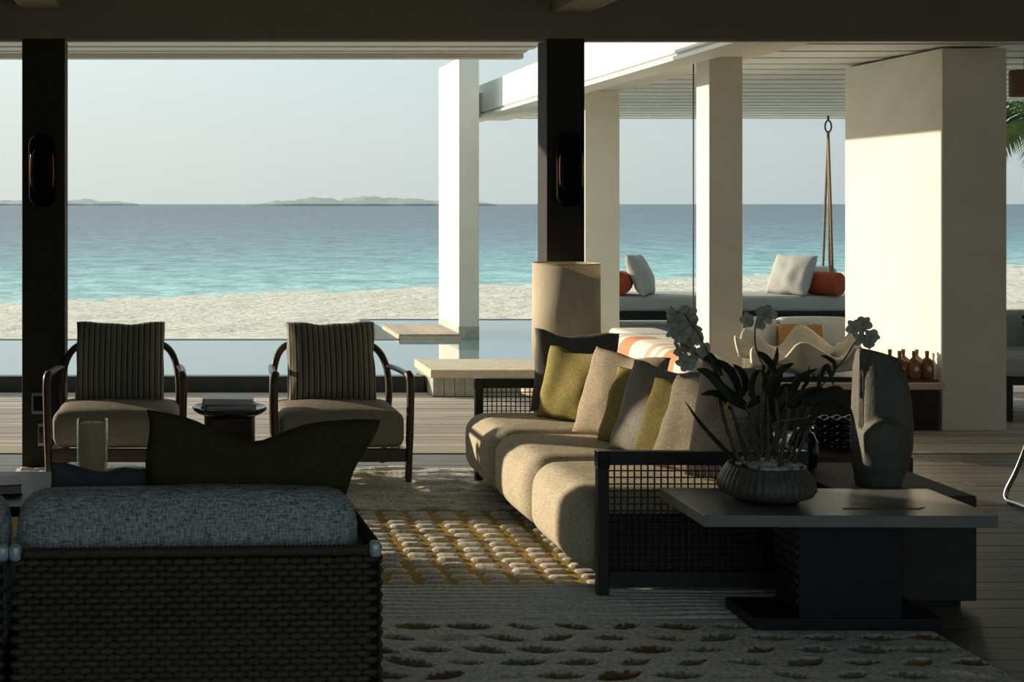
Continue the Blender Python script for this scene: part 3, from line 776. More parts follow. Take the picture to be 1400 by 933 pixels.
# ================================================================== LONG LINEN SOFA
sf = thing('linen_sofa', 'long linen three seat sofa with dark lattice arms', 'sofa', (2.05, 6.78, .02))
SX0, SX1, SN, SFAR = -.39, .47, -1.17, 1.17      # local extents: front, back, near end, far end
def lattice(x0, x1, z0, z1, plane, pos, name, cell=.0272):
    mb = MB(); n = int((x1 - x0) / cell); r = .0026
    for i in range(1, n + 1):
        a = x0 + (x1 - x0) * i / (n + 1)
        if plane == 'y': mb.box(a - r, a + r, pos - r, pos + r, z0, z1)
        else: mb.box(pos - r, pos + r, a - r, a + r, z0, z1)
    n = int((z1 - z0) / cell)
    for i in range(1, n + 1):
        a = z0 + (z1 - z0) * i / (n + 1)
        if plane == 'y': mb.box(x0, x1, pos - r * 2, pos - r * .2, a - r, a + r)
        else: mb.box(pos - r * 2, pos - r * .2, x0, x1, a - r, a + r)
    return tag(mb.build(name, 'lattice_cord', sf), kind='stuff')
for yy in (SN, SFAR):
    for xx in (SX0 + .01, SX1 - .05):
        MB().box(xx, xx + .045, yy - .024, yy + .024, 0, .52).build('arm_post', 'frame_bronze', sf, bevel=.005)
        MB().box(xx - .002, xx + .047, yy - .026, yy + .026, .515, .585).build('corner_bracket', 'black_gloss', sf, bevel=.004)
    MB().box(SX0 + .055, SX1 - .05, yy - .023, yy + .023, .528, .583).build('arm_top_rail', 'frame_bronze', sf, bevel=.005)
    MB().box(SX0 + .055, SX1 - .05, yy - .021, yy + .021, .035, .10).build('arm_bottom_rail', 'frame_bronze', sf, bevel=.005)
    lattice(SX0 + .055, SX1 - .05, .10, .53, 'y', yy, 'arm_lattice')
    q = yy + (.014 if yy < 0 else -.014)
    MB().box(SX0 + .055, SX1 - .05, q - .004, q + .004, .10, .325).build('arm_panel', 'black_wood', sf)
MB().box(SX1 - .05, SX1 - .005, SN + .03, SFAR - .03, .53, .583).build('back_top_rail', 'frame_bronze', sf, bevel=.005)
MB().box(SX1 - .05, SX1 - .005, SN + .03, SFAR - .03, .035, .10).build('back_bottom_rail', 'frame_bronze', sf, bevel=.005)
lattice(SN + .03, SFAR - .03, .10, .53, 'x', SX1 - .027, 'back_lattice')
MB().box(SX0 + .04, SX1 - .06, SN + .04, SFAR - .04, .06, .12).build('seat_platform', 'black_wood', sf)
for yy in (-.38, .38):
    for xx in (SX0 + .10, SX1 - .12): MB().box(xx, xx + .04, yy - .02, yy + .02, 0, .06).build('foot', 'black_wood', sf)
for k in range(3):
    L = (SFAR - SN - .11) / 3; yc = SN + .055 + L * (k + .5)
    c_ = cushion_mb(.87, L - .002, .335, .10, .010, n=20, wrinkle=.008, seed=k * 3, side=.02).build('seat_cushion', 'fabric_linen', sf, smooth=True)
    c_.location = (-.02, yc, .07)
for k in range(2):
    L = (SFAR - SN - .08) / 2; yc = SN + .04 + L * (k + .5)
    c_ = cushion_mb(.075, L - .01, .20, .035, .01, n=12, wrinkle=.004, seed=k * 5).build('back_cushion', 'fabric_grey_dark', sf, smooth=True)
    c_.location = (.378, yc, .40)
G = 'scatter pillows on the linen sofa'
pillow('scatter_pillow', 'big slate grey pillow leaning on the far lattice arm', 'fabric_grey_dark', .46, .47, .14, (2.20, 7.80, .655), -14, 12, 3, G, seed=1, dent=.03, dent_at=-.3)
pillow('scatter_pillow', 'square mustard olive pillow in front of the slate grey pillow', 'fabric_olive', .38, .40, .14, (2.115, 7.50, .618), -44, 16, 3, G, seed=2, dent=.012)
pillow('scatter_pillow', 'oatmeal beige pillow between the two bright olive pillows', 'fabric_beige', .44, .46, .15, (2.20, 6.985, .638), -52, 22, 3, G, seed=3, dent=.02)
pillow('scatter_pillow', 'narrow olive pillow between the oatmeal and light grey pillows', 'fabric_olive', .36, .39, .13, (2.215, 6.75, .606), -52, 22, 3, G, seed=4, dent=.015)
pillow('scatter_pillow', 'light grey pillow between the olive and dark olive pillows', 'fabric_grey', .44, .45, .14, (2.235, 6.495, .629), -53, 22, 3, G, seed=5, dent=.02)
pillow('scatter_pillow', 'dark olive pillow between the light grey and taupe pillows', 'fabric_olive_dark', .36, .39, .11, (2.235, 6.285, .606), -54, 22, 3, G, seed=6)
pillow('scatter_pillow', 'taupe pillow next to the near lattice arm', 'fabric_taupe', .40, .43, .13, (2.265, 6.075, .623), -58, 22, 3, G, seed=7, dent=.015)
pillow('scatter_pillow', 'large charcoal pillow at the sofa back behind the orchid', 'fabric_charcoal', .36, .50, .11, (2.305, 5.825, .675), -50, 10, 4, G, seed=8, dent=.0)

# lamp on its round side table behind the far arm
rt = thing('round_side_table', 'round side table with pale top and black drum behind the sofa arm', 'table', (2.22, 8.20, .02))
MB().lathe([(.13, 0), (.14, .01), (.14, .44), (.16, .45)], 28).build('drum', 'black_wood', rt, smooth=True)
MB().lathe([(.02, .451), (.20, .452), (.225, .465), (.225, .482), (.215, .490), (.01, .490)], 36).build('top', 'stone_coping', rt, smooth=True)
lp = thing('table_lamp', 'table lamp with a tall linen drum shade behind the sofa', 'lamp', (2.245, 8.14, .511))
MB().lathe([(.09, 0), (.092, .015), (.02, .03), (.015, .05), (.015, .30), (.02, .32), (.006, .34), (.006, .70), (.010, .705)], 20).build('stand', 'brass', lp, smooth=True)
sh = []
for (r_, z_) in ((.196, .195), (.193, .74), (.190, .74), (.193, .195)): sh.append((r_, z_))
mb = MB(); n = 48
for r_, z_ in sh + [sh[0]]:
    pass
vs = [(r_ * cos(2 * pi * k / n), r_ * sin(2 * pi * k / n), z_) for r_, z_ in sh for k in range(n)]
fs = [(i * n + k, i * n + (k + 1) % n, ((i + 1) % 4) * n + (k + 1) % n, ((i + 1) % 4) * n + k) for i in range(4) for k in range(n)]
MB().add(vs, fs).build('lamp_shade', 'shade_linen', lp, smooth=True)
sp = MB()
for a in (0.5, 0.5 + 2 * pi / 3, .5 + 4 * pi / 3): sp.tube([(.005, 0, .70), (.19 * cos(a), .19 * sin(a), .728)], .0022, 5)
sp.build('shade_spider', 'steel_dark', lp)
MB().tube([(.193 * cos(2 * pi * k / 32), .193 * sin(2 * pi * k / 32), .741) for k in range(33)], .0035, 6).build('top_ring', 'stone_coping', lp, smooth=True)

# ================================================================== STONE TABLE, ORCHID, OTTOMAN, VASE
tb = thing('stone_side_table', 'stone topped side table on a black pedestal by the sofa', 'table', (2.36, 5.14, .02), R(-.8))
MB().box(-.515, .515, -.24, .235, .438, .480).build('top', 'table_stone', tb, bevel=.003)
MB().add([(.02, -.13, .4805), (.12, -.02, .4805), (.33, -.10, .4805), (.30, -.125, .4805), (.02, -.13, .483), (.12, -.02, .483), (.33, -.10, .483), (.30, -.125, .483)],
         [(3, 2, 1, 0), (4, 5, 6, 7), (0, 1, 5, 4), (1, 2, 6, 5), (2, 3, 7, 6), (3, 0, 4, 7)]).build('inlay', 'table_inlay', tb)
MB().box(-.08, .30, .0, .22, .045, .438).build('pedestal', 'black_wood', tb, bevel=.004)
for k in range(9):
    MB().box(-.088, -.080, .005, .215, .10 + k * .036, .118 + k * .036).build('pedestal_slat', 'frame_bronze', tb)
MB().box(-.245, .45, .0, .285, 0, .045).build('base_plate', 'black_wood', tb, bevel=.004)

po = thing('potted_orchid', 'white flowering orchid with dark leaves in a ribbed bowl', 'plant', (2.155, 5.135, .503))
nrib = 44
MB().lathe([(.10, .0), (.112, .004), (.122, .014), (.13, .022)], 44).build('foot', 'pot_foot', po, smooth=True)
MB().lathe([(.13, .018), (.158, .030), (.171, .052), (.165, .080), (.150, .108), (.138, .128), (.136, .134), (.128, .134), (.126, .112), (.01, .108)], 176,
           rfun=lambda a, z: 1 + (.014 * cos(a * nrib) if .02 < z < .13 else 0)).build('bowl', 'pot_ribbed', po, smooth=True)
ico = bpy.data.meshes.new('pebble'); bm = bmesh.new(); bmesh.ops.create_icosphere(bm, subdivisions=1, radius=1)
for v in bm.verts: v.co += v.co * .2 * noise.noise(v.co * 2)
bm.to_mesh(ico); bm.free(); ico.materials.append(M['pebble']); ico.polygons.foreach_set('use_smooth', [True] * len(ico.polygons))
pr = random.Random(5)
for k in range(46):
    a, r_ = pr.uniform(0, 2 * pi), .115 * sqrt(pr.random()); s_ = pr.uniform(.013, .023)
    o = bpy.data.objects.new('pebble', ico); C.objects.link(o); o.parent = po
    o.location = (r_ * cos(a), r_ * sin(a), .118 + .5 * s_ + .016 * (1 - r_ / .115) + pr.uniform(0, .008)); o.scale = (s_ * 1.2, s_, s_ * .75); o.rotation_euler = (0, 0, pr.uniform(0, 6))
S_O = F / 5.135
def px2o(u, v, dy=0.0):
    """orchid-local position of something seen at (u, v), dy metres beyond the pot axis"""
    yy = 5.135 + dy; s = F / yy
    return Vector(((u - 250) / s - 2.155, dy, 1.6 - (v - 279) / s - .503))
canes = [[(1010, 632), (995, 590), (984, 545), (982, 508)], [(1022, 634), (1008, 585), (996, 545)], [(1038, 634), (1030, 590), (1020, 556), (1008, 548)],
         [(1044, 636), (1042, 590), (1043, 545), (1044, 500)], [(1050, 636), (1050, 585), (1048, 535)], [(1057, 636), (1062, 590), (1072, 560), (1083, 545)],
         [(1066, 634), (1073, 595), (1078, 560), (1076, 530)], [(1074, 634), (1085, 595), (1094, 560), (1100, 545)], [(1080, 634), (1094, 590), (1108, 556), (1118, 536)],
         [(1030, 634), (1016, 596), (1004, 570)], [(1058, 634), (1064, 580), (1060, 545)], [(1086, 634), (1104, 590), (1112, 565)], [(1046, 634), (1066, 596), (1082, 574)], [(1070, 636), (1056, 600), (1050, 560)]]
for k, pl in enumerate(canes):
    pts = smooth_pts([px2o(u, v, pr.uniform(-.05, .06)) for u, v in pl], 6)
    rs = [(.0065 if k % 3 else .008) * (1 + .25 * (1 if i % 6 == 0 else 0)) * (1 - .25 * i / len(pts)) for i in range(len(pts))]
    MB().tube(pts, rs, 7).build('cane', 'cane_green', po, smooth=True)
for k in range(7):                               # dry aerial roots
    a = pr.uniform(0, 6.28); p = Vector((.05 * cos(a), .05 * sin(a), .13))
    pts = [p, p + Vector((pr.uniform(-.06, .06), pr.uniform(-.04, .04), .06)), p + Vector((pr.uniform(-.09, .09), pr.uniform(-.05, .05), .16)), p + Vector((pr.uniform(-.1, .1), pr.uniform(-.05, .05), pr.uniform(.10, .24)))]
    MB().tube(smooth_pts(pts, 5), .0022, 5).build('aerial_root', 'root_dry', po, smooth=True)
def leaf(pl, wid, dy0, dy1, side=None):
    """arched strap leaf through points seen in the photo"""
    P = smooth_pts([px2o(u, v, dy0 + (dy1 - dy0) * i / (len(pl) - 1)) for i, (u, v) in enumerate(pl)], 5); n = len(P); vs, fs = [], []
    for i, p in enumerate(P):
        t = i / (n - 1); wdt = wid * (sin(pi * min(1, t * .82 + .16)) ** .75) * (1 - .0 * t); d = (P[min(i + 1, n - 1)] - P[max(i - 1, 0)]).normalized()
        sd = side or Vector((-d.z, -.5, d.x)); sd = (sd - d * sd.dot(d)).normalized(); nrm = d.cross(sd)
        if i == n - 1: wdt = .0008
        for q, (a, b) in enumerate(((-1, .12), (-.5, .03), (0, -.06), (.5, .03), (1, .12))): vs.append(p + sd * (a * wdt) + nrm * (b * wdt * 1.6))
        for a, b in ((.5, .03), (0, -.06), (-.5, .03)): vs.append(p + sd * (a * wdt) + nrm * (b * wdt * 1.6 + .0014))
    m_ = 8
    for i in range(n - 1):
        for k in range(m_): fs.append((i * m_ + k, i * m_ + (k + 1) % m_, (i + 1) * m_ + (k + 1) % m_, (i + 1) * m_ + k))
    fs.append(tuple(reversed(range(m_)))); fs.append(tuple((n - 1) * m_ + k for k in range(m_)))
    return MB().add(vs, fs).build('leaf', 'leaf_dark', po, smooth=True)
leaves = [([(984, 515), (975, 496), (962, 484), (956, 478)], .016), ([(1000, 548), (985, 530), (968, 512), (952, 505)], .015), ([(1010, 540), (1004, 520), (992, 502), (970, 490)], .015),
          ([(1020, 556), (1003, 546), (985, 530), (975, 505)], .018), ([(1008, 632), (985, 610), (958, 580), (936, 548)], .007), ([(1045, 520), (1052, 505), (1060, 492), (1063, 474)], .012),
          ([(1046, 535), (1058, 515), (1072, 503), (1086, 497)], .013), ([(1060, 512), (1052, 498), (1044, 488), (1034, 481)], .013), ([(1050, 545), (1034, 548), (1020, 560)], .010),
          ([(1080, 548), (1086, 528), (1096, 514), (1118, 504)], .013), ([(1096, 545), (1098, 530), (1104, 520), (1106, 500)], .008), ([(1118, 545), (1120, 520), (1130, 500), (1140, 528)], .009),
          ([(1135, 520), (1141, 500), (1132, 490), (1122, 486)], .007), ([(1105, 550), (1125, 535), (1145, 530), (1160, 541)], .007), ([(1112, 556), (1135, 548), (1158, 556), (1168, 575)], .006),
          ([(1076, 555), (1095, 540), (1115, 534), (1135, 536)], .016), ([(1066, 560), (1082, 548), (1095, 538), (1106, 533)], .014), ([(1034, 552), (1026, 535), (1030, 515), (1040, 505)], .012),
          ([(1010, 545), (1018, 528), (1014, 510), (1002, 498)], .013), ([(1055, 575), (1072, 560), (1092, 552), (1116, 552)], .010), ([(1090, 600), (1106, 575), (1120, 560), (1130, 548)], .012),
          ([(1040, 560), (1050, 540), (1046, 520), (1040, 505)], .013), ([(1000, 560), (990, 545), (975, 538), (958, 540)], .011), ([(1056, 545), (1070, 530), (1082, 528), (1098, 512)], .012)]
for k, (pl, wd) in enumerate(leaves):
    d0 = pr.uniform(-.05, .05); leaf(pl, wd * 1.45, d0, d0 + pr.uniform(-.08, .10))
sprays = [[(984, 520), (975, 500), (962, 470), (950, 450), (936, 430)], [(975, 500), (958, 490), (945, 478), (930, 470)], [(1043, 500), (1034, 478), (1032, 455), (1034, 440)],
          [(1104, 552), (1130, 520), (1155, 490), (1172, 465), (1190, 456)], [(1034, 448), (1040, 440), (1047, 434)]]
for pl in sprays: MB().tube(smooth_pts([px2o(u, v, -.01) for u, v in pl], 6), .0026, 6).build('flower_stem', 'cane_green', po, smooth=True)
# flowers
vs, fs = [], []; nn = 6
for i in range(nn + 1):
    t = i / nn; wd = .0155 * sin(pi * min(1, t * .86 + .08)) ** .7
    for a in (-1, 0, 1): vs.append((a * wd, -.004 * sin(pi * t) - .002 * abs(a) + .006 * t, .004 + t * .030))
fs = [(i * 3 + j, i * 3 + j + 1, (i + 1) * 3 + j + 1, (i + 1) * 3 + j) for i in range(nn) for j in range(2)]
petal_me = bpy.data.meshes.new('petal'); petal_me.from_pydata(vs, [], fs); petal_me.materials.append(M['petal_white'])
petal_me.polygons.foreach_set('use_smooth', [True] * len(petal_me.polygons))
core_me = None
flowers = [(926, 440, 1.05), (940, 432, 1.1), (932, 456, 1.1), (948, 448, 1.0), (920, 452, .9), (940, 470, 1.1), (928, 482, 1.05), (950, 485, .95), (938, 496, 1.0), (962, 478, .85), (955, 462, .8), (918, 428, .7),
           (1022, 438, .85), (1047, 430, 1.05), (1040, 444, .6), (1168, 448, .85), (1181, 443, .8), (1176, 462, .85), (1192, 460, .75), (1187, 470, .6)]
for (u, v, sc_) in flowers:
    p = px2o(u, v, pr.uniform(-.03, .03)); cmb = MB().lathe([(.001, -.010), (.005, -.007), (.0065, 0), (.0045, .006), (.001, .008)], 8)
    if core_me is None:
        fo = cmb.build('flower', 'petal_core', po, smooth=True); core_me = fo.data
    else:
        fo = bpy.data.objects.new('flower', core_me); C.objects.link(fo); fo.parent = po
    fo.location = p; fo.scale = (sc_ * 1.1,) * 3; fo.rotation_euler = (pr.uniform(-.5, .5), pr.uniform(0, 6.28), pr.uniform(-.9, .6))
    for k in range(5):
        q = bpy.data.objects.new('petal', petal_me); C.objects.link(q); q.parent = fo; q.rotation_euler = (0, k * 2 * pi / 5, 0)
        q.scale = (1.15 if k in (1, 4) else .85, 1, 1)
p = px2o(1000, 556, -.04)
MB().tube([p, p + Vector((-.012, 0, .012)), p + Vector((-.022, 0, -.006)), p + Vector((-.024, 0, -.03))], [.003, .007, .007, .002], 7).build('withered_leaf', 'bud_yellow', po, smooth=True)

ot = thing('leather_ottoman', 'dark brown low block ottoman under the grey sculptural vase', 'ottoman', (2.885, 5.82, 0))
MB().box(-.25, .25, -.335, .385, .03, .446).build('body', 'ottoman_hide', ot, bevel=.006)
MB().box(-.08, .21, -.29, .34, 0, .03).build('plinth', 'black_wood', ot)

# sculptural vase: a leaning sheath with a slit side
def vase():
    t = thing('sculptural_vase', 'tall grey stone vase with an oblique cut top on the ottoman', 'vase', (2.852, 5.70, .4465), R(0))
    prof = [(0, .088, .07), (.03, .094, .078), (.10, .112, .095), (.18, .122, .105), (.26, .122, .105), (.34, .118, .100), (.42, .112, .094), (.48, .104, .086), (.53, .092, .075), (.56, .080, .064)]
    n = 56; vs, fs = [], []; rows = 57; pr_ = []
    for i in range(rows):
        z = .56 * i / (rows - 1)
        for j in range(len(prof) - 1):
            if prof[j][0] <= z <= prof[j + 1][0] + 1e-9:
                k = (z - prof[j][0]) / (prof[j + 1][0] - prof[j][0]); k = k * k * (3 - 2 * k)
                pr_.append((z, prof[j][1] * (1 - k) + prof[j + 1][1] * k, prof[j][2] * (1 - k) + prof[j + 1][2] * k)); break
    def pos(z, rx, ry, a, inner=0):
        q = 1 - inner
        x = rx * cos(a) * q; y = ry * sin(a) * q
        tt = z / .56
        x += .012 * sin(pi * tt)
        top = 1.0 - .075 * max(0, (cos(a) + 1) / 2) ** 1.6             # oblique cut, highest on the flat side
        x = max(x, -.088 + .006 * tt + .02 * inner)                       # flat cheek with a sharp crease
        if y < 0:                                                         # hollow upper front above a bulging belly
            zb = .265 - 7.0 * (x - .0) ** 2
            k = max(0, min(1, (z - zb) / .035)); k = k * k * (3 - 2 * k)
            fade = max(0, min(1, (.095 - x) / .07)) * min(1, -y / .05)
            y += .034 * k * fade
            x += .016 * k * max(0, min(1, (-.03 - x) / .05)) * (1 if y < -.012 else 0)
        return (x, y, z * top)
    for (z, rx, ry) in pr_:
        for k in range(n): vs.append(pos(z, rx, ry, 2 * pi * k / n))
    for (z, rx, ry) in reversed(pr_[8:]):
        for k in range(n): vs.append(pos(z, rx, ry, 2 * pi * k / n, .13))
    m_ = len(pr_) + len(pr_) - 8
    for i in range(m_ - 1):
        for k in range(n): fs.append((i * n + k, i * n + (k + 1) % n, (i + 1) * n + (k + 1) % n, (i + 1) * n + k))
    fs.append(tuple(reversed(range(n)))); fs.append(tuple((m_ - 1) * n + k for k in range(n)))
    MB().add(vs, fs).build('body', 'vase_stone', t, smooth=True)
    return t
vase()
jr = MB().lathe([(.04, 0), (.055, .01), (.062, .06), (.06, .12), (.045, .155), (.03, .165), (.03, .175), (.02, .175), (.01, .16)], 24).build('black_jar', 'black_gloss', smooth=True, loc=(2.70, 6.05, .4465))
tag(jr, 'small glossy black jar on the ottoman beside the orchid', 'jar')
wt = thing('wood_low_table', 'reddish wooden low table with black bobbins behind the vase', 'table', (3.13, 6.88, 0.0))
MB().box(-.33, .33, -.30, .30, .32, .40).build('top', 'wood_red', wt, bevel=.006)
for sx in (-.27, .27):
    for sy in (-.24, .24): MB().box(sx - .03, sx + .03, sy - .03, sy + .03, 0, .32).build('leg', 'wood_red', wt)
bprof = [(.022, 0), (.028, .004)]
for k in range(4):
    z0 = .010 + k * .034; bprof += [(.016, z0), (.028, z0 + .009), (.031, z0 + .017), (.028, z0 + .025), (.016, z0 + .033)]
bprof += [(.008, .15)]
bsrc = None
for r_ in range(2):
    for k in range(4):
        pos_ = (3.125 + k * .062, 6.84 + r_ * .066, .4005)
        if bsrc is None: bsrc = MB().lathe(bprof, 14).build('black_bobbin', 'black_gloss', smooth=True, loc=pos_); o = bsrc
        else: o = share(bsrc, 'black_bobbin', None, pos_)
        tag(o, 'glossy black turned bobbin standing on the reddish wooden table', 'ornament', 'black bobbins on the wooden table')

# chrome sled chair cropped by the frame edge
sl = thing('sled_chair', 'chair with a bright metal sled frame on the dark floor', 'chair', (4.71, 7.15, .0))
for s in (-1, 1):
    MB().tube(smooth_pts([(s * .20, .20, .45), (s * .255, .26, .20), (s * .295, .30, .06), (s * .30, .28, .016), (s * .30, .20, .014), (s * .30, -.20, .014), (s * .30, -.28, .016), (s * .295, -.30, .06), (s * .255, -.26, .2), (s * .20, -.20, .45)], 6), .0135, 10).build('sled_leg', 'chrome', sl, smooth=True)
cu = cushion_mb(.40, .48, .07, .03, .015).build('seat', 'fabric_charcoal', sl, smooth=True); cu.location = (.01, -.02, .44)
cu = cushion_mb(.40, .06, .40, .028, .005).build('backrest', 'fabric_charcoal', sl, smooth=True); cu.location = (.01, -.27, .50)

# ================================================================== TERRACE FURNITURE
# low console with clam shell, tray and bottles
cn = thing('low_console', 'low stone topped console between the white pillar and the pier', 'console', (4.66, 10.02, 0))
MB().box(-.70, .69, -.27, .22, .295, .340).build('top', 'stone_coping', cn, bevel=.004)
MB().box(-.66, .67, -.22, .20, 0, .295).build('body', 'black_wood', cn)
tag(box('shell_stand', 'black_wood', 4.08, 4.90, 9.82, 10.16, .3405, .375, bevel=.006), 'thin dark wooden stand under the clam shell', 'stand')
def clam():
    nu, nv = 96, 16; vs, fs = [], []
    for j in range(nv + 1):
        v = j / nv
        for i in range(nu + 1):
            u = i / nu; a = pi * (1.06 - 1.12 * u)
            fold = cos(u * 2 * pi * 3.5 + .6)
            r_ = .05 + .36 * v ** .8
            x = r_ * cos(a) * 1.12; y = .13 * (1 - v) * 0 + (-.15 + .30 * v) * .8 * (.4 + .6 * sin(max(0, min(pi, a)))) + .05 * fold * v
            z = .02 + (.10 + .15 * (.55 + .45 * sin(max(0, min(pi, a))))) * v ** .85 + .072 * fold * v ** 1.3
            vs.append((x, y, z))
    n = nu + 1
    fs = [(j * n + i, j * n + i + 1, (j + 1) * n + i + 1, (j + 1) * n + i) for j in range(nv) for i in range(nu)]
    # second valve towards the viewer, lower lip
    k0 = len(vs)
    for j in range(nv + 1):
        v = j / nv
        for i in range(nu + 1):
            u = i / nu; a = pi * (1.06 - 1.12 * u); fold = cos(u * 2 * pi * 3.5 + 2.1)
            r_ = .05 + .34 * v ** .8
            x = r_ * cos(a) * 1.14; y = -.10 - .05 * v + .05 * fold * v ** .6
            z = .02 + (.10 + .07 * sin(max(0, min(pi, a)))) * v ** .8 + .05 * fold * v ** 1.4
            vs.append((x, y, z))
    fs += [(k0 + j * n + i, k0 + (j + 1) * n + i, k0 + (j + 1) * n + i + 1, k0 + j * n + i + 1) for j in range(nv) for i in range(nu)]
    o = MB().add(vs, fs).build('clam_shell', 'shell', smooth=True, loc=(4.46, 10.02, .372))
    sd = o.modifiers.new('thick', 'SOLIDIFY'); sd.thickness = .022
    return tag(o, 'giant cream clam shell with wavy rim on the console', 'shell')
clam()
tag(box('serving_tray', 'wood_red', 5.02, 5.33, 9.80, 10.02, .3405, .358, bevel=.004), 'brown serving tray under the amber bottles', 'tray')
bp_ = [(.038, 0), (.045, .006), (.047, .05), (.046, .105), (.038, .132), (.020, .146), (.013, .154), (.013, .172)]
def bottle(x, y_, z_, label, glass, cork, grp, tagged):
    t = thing('bottle', label, 'bottle', (x, y_, z_), group=grp)
    bd = MB().lathe(bp_, 20, sx=1, sy=.8).build('body', glass, t, smooth=True)
    MB().lathe([(.012, .172), (.0135, .174), (.0135, .196), (.010, .199)], 12).build('stopper', cork, t, smooth=True)
    if tagged:
        MB().add([(0, -.0395, .052), (.020, -.0365, .075), (0, -.0395, .098), (-.020, -.0365, .075), (0, -.030, .052), (.020, -.028, .075), (0, -.030, .098), (-.020, -.028, .075)],
                 [(0, 1, 2, 3), (0, 4, 5, 1), (1, 5, 6, 2), (2, 6, 7, 3), (3, 7, 4, 0)]).build('label', 'label_white', bd)
BL = 'amber bottle with a pale diamond label on the brown tray'
for x, y_ in ((5.085, 9.86), (5.182, 9.85), (5.28, 9.86)): bottle(x, y_, .3585, 'amber bottle with a pale diamond label at the front of the tray', 'bottle_amber', 'bottle_cork', 'front amber bottles', True)
for x, y_ in ((5.07, 9.965), (5.168, 9.97), (5.264, 9.97)): bottle(x, y_, .3585, 'amber bottle at the back of the tray against the pier', 'bottle_amber', 'bottle_cork', 'rear amber bottles', True)

# built-in outdoor sofa
os_ = thing('outdoor_sofa', 'pale outdoor sofa behind the clam shell', 'sofa', (5.14, 11.85, 0))
MB().box(-.66, .66, -.52, .30, .03, .20).build('base', 'stone_coping', os_)
for k in range(2):
    c_ = cushion_mb(.65, .66, .17, .05, .02).build('seat_cushion', 'fabric_cream', os_, smooth=True); c_.location = (-.33 + .66 * k, -.19, .20)
    c_ = cushion_mb(.65, .16, .27, .05, .01).build('back_cushion', 'fabric_outdoor', os_, smooth=True); c_.location = (-.33 + .66 * k, .20, .345)
pillow('scatter_pillow', 'amber lumbar pillow on the pale outdoor sofa', 'fabric_amber', .40, .20, .11, (5.27, 11.86, .475), 4, 18, 2, seed=21)
od = thing('outdoor_bench', 'cream cushioned bench running along the terrace edge behind the striped bolster', 'bench', (4.22, 12.05, 0.0))
MB().box(-.22, .22, -1.10, 1.0, .0, .24).build('base', 'stone_coping', od)
for k in range(3):
    c_ = cushion_mb(.46, .69, .20, .05, .01).build('seat_cushion', 'fabric_cream', od, smooth=True); c_.location = (0, -.74 + .70 * k, .24)
sb = thing('striped_lounger', 'black framed lounger with an orange striped cushion behind the sofa', 'lounger', (3.56, 10.30, 0))
for xx in (-.17, .17): MB().box(xx - .02, xx + .02, -.9, .95, .30, .34).build('side_rail', 'black_wood', sb)
for xx in (-.17, .17):
    for yy in (-.85, .90): MB().box(xx - .02, xx + .02, yy - .02, yy + .02, 0, .30).build('leg', 'black_wood', sb)
for k in range(7): MB().box(-.15, .15, -.85 + k * .29, -.85 + k * .29 + .06, .31, .335).build('slat', 'black_wood', sb)
c_ = cushion_mb(.36, 1.9, .22, .10, .015, n=16).build('striped_cushion', 'stripe_orange', sb, smooth=True); c_.location = (0, .02, .34)

# hanging daybed
db = thing('hanging_daybed', 'hanging daybed with pale mattress and black frame over the pool', 'daybed', (6.85, 17.55, .18))
MB().box(-1.72, 1.72, -.48, .48, 0, .09).build('frame', 'black_wood', db, bevel=.006)
c_ = cushion_mb(3.4, .94, .195, .05, .01, n=16).build('mattress', 'fabric_outdoor', db, smooth=True); c_.location = (0, 0, .09)
c_ = cushion_mb(.55, .22, .33, .07, .01).build('back_cushion', 'fabric_outdoor', db, smooth=True); c_.location = (1.24, .28, .285)
for xx, dx in ((1.30, .06), (-1.66, -.03)):
    for k, (bx, by) in enumerate(((-.12, -.40), (.02, .0), (.10, .40))):
        MB().tube([(xx + dx * 0, 0, 2.34), (xx + bx * .45, by * .45, 1.4), (xx + bx, by, .06)], .016, 7).build('rope', 'rope', db, smooth=True)
    MB().tube([(xx + .05 * sin(2 * pi * k / 16) * .8, 0, 2.40 + .075 * cos(2 * pi * k / 16)) for k in range(17)], .010, 6).build('shackle', 'steel_dark', db, smooth=True)
    MB().tube([(xx, 0, 2.475), (xx, 0, 2.535)], .014, 8).build('hook', 'steel_dark', db)
for xx in (.72, .97): MB().tube([(xx, -.3, -.10), (xx, -.3, 0)], .014, 8).build('stub_foot', 'steel_dark', db)
pillow('scatter_pillow', 'pale grey pillow leaning on the red bolster of the hanging daybed', 'fabric_outdoor', .56, .54, .24, (7.60, 17.35, .715), -58, 26, 0, seed=31)
pillow('scatter_pillow', 'grey pillow at the end of the daybed behind the cream pillar', 'fabric_outdoor', .52, .54, .24, (5.70, 17.30, .718), 58, 22, 0, seed=32)
def bolster(label, loc, rz):
    t = thing('bolster', label, 'bolster', loc, rz)
    mb = MB(); prof = [(-.24, .08), (-.235, .125), (-.22, .142), (-.1, .146), (.1, .146), (.22, .142), (.235, .125), (.24, .08)]
    vs, fs = [], []; n = 28
    for x, r_ in prof:
        for k in range(n): vs.append((x, r_ * cos(2 * pi * k / n), .146 + r_ * sin(2 * pi * k / n)))
    for i in range(len(prof) - 1):
        for k in range(n): fs.append((i * n + k, i * n + (k + 1) % n, (i + 1) * n + (k + 1) % n, (i + 1) * n + k))
    fs.append(tuple(reversed(range(n)))); fs.append(tuple((len(prof) - 1) * n + k for k in range(n)))
    mb.add(vs, fs).build('cover', 'fabric_rust', t, smooth=True)
    for s in (-1, 1):
        MB().tube([(s * .232, .135 * cos(2 * pi * k / 28), .146 + .135 * sin(2 * pi * k / 28)) for k in range(29)], .007, 6).build('piping', 'fabric_rust', t, smooth=True)
bolster('rust red round bolster beside the rope end of the daybed', (7.93, 17.25, .468), R(-58))
bolster('rust red round bolster half hidden by the cream pillar', (5.455, 17.34, .468), R(-112))
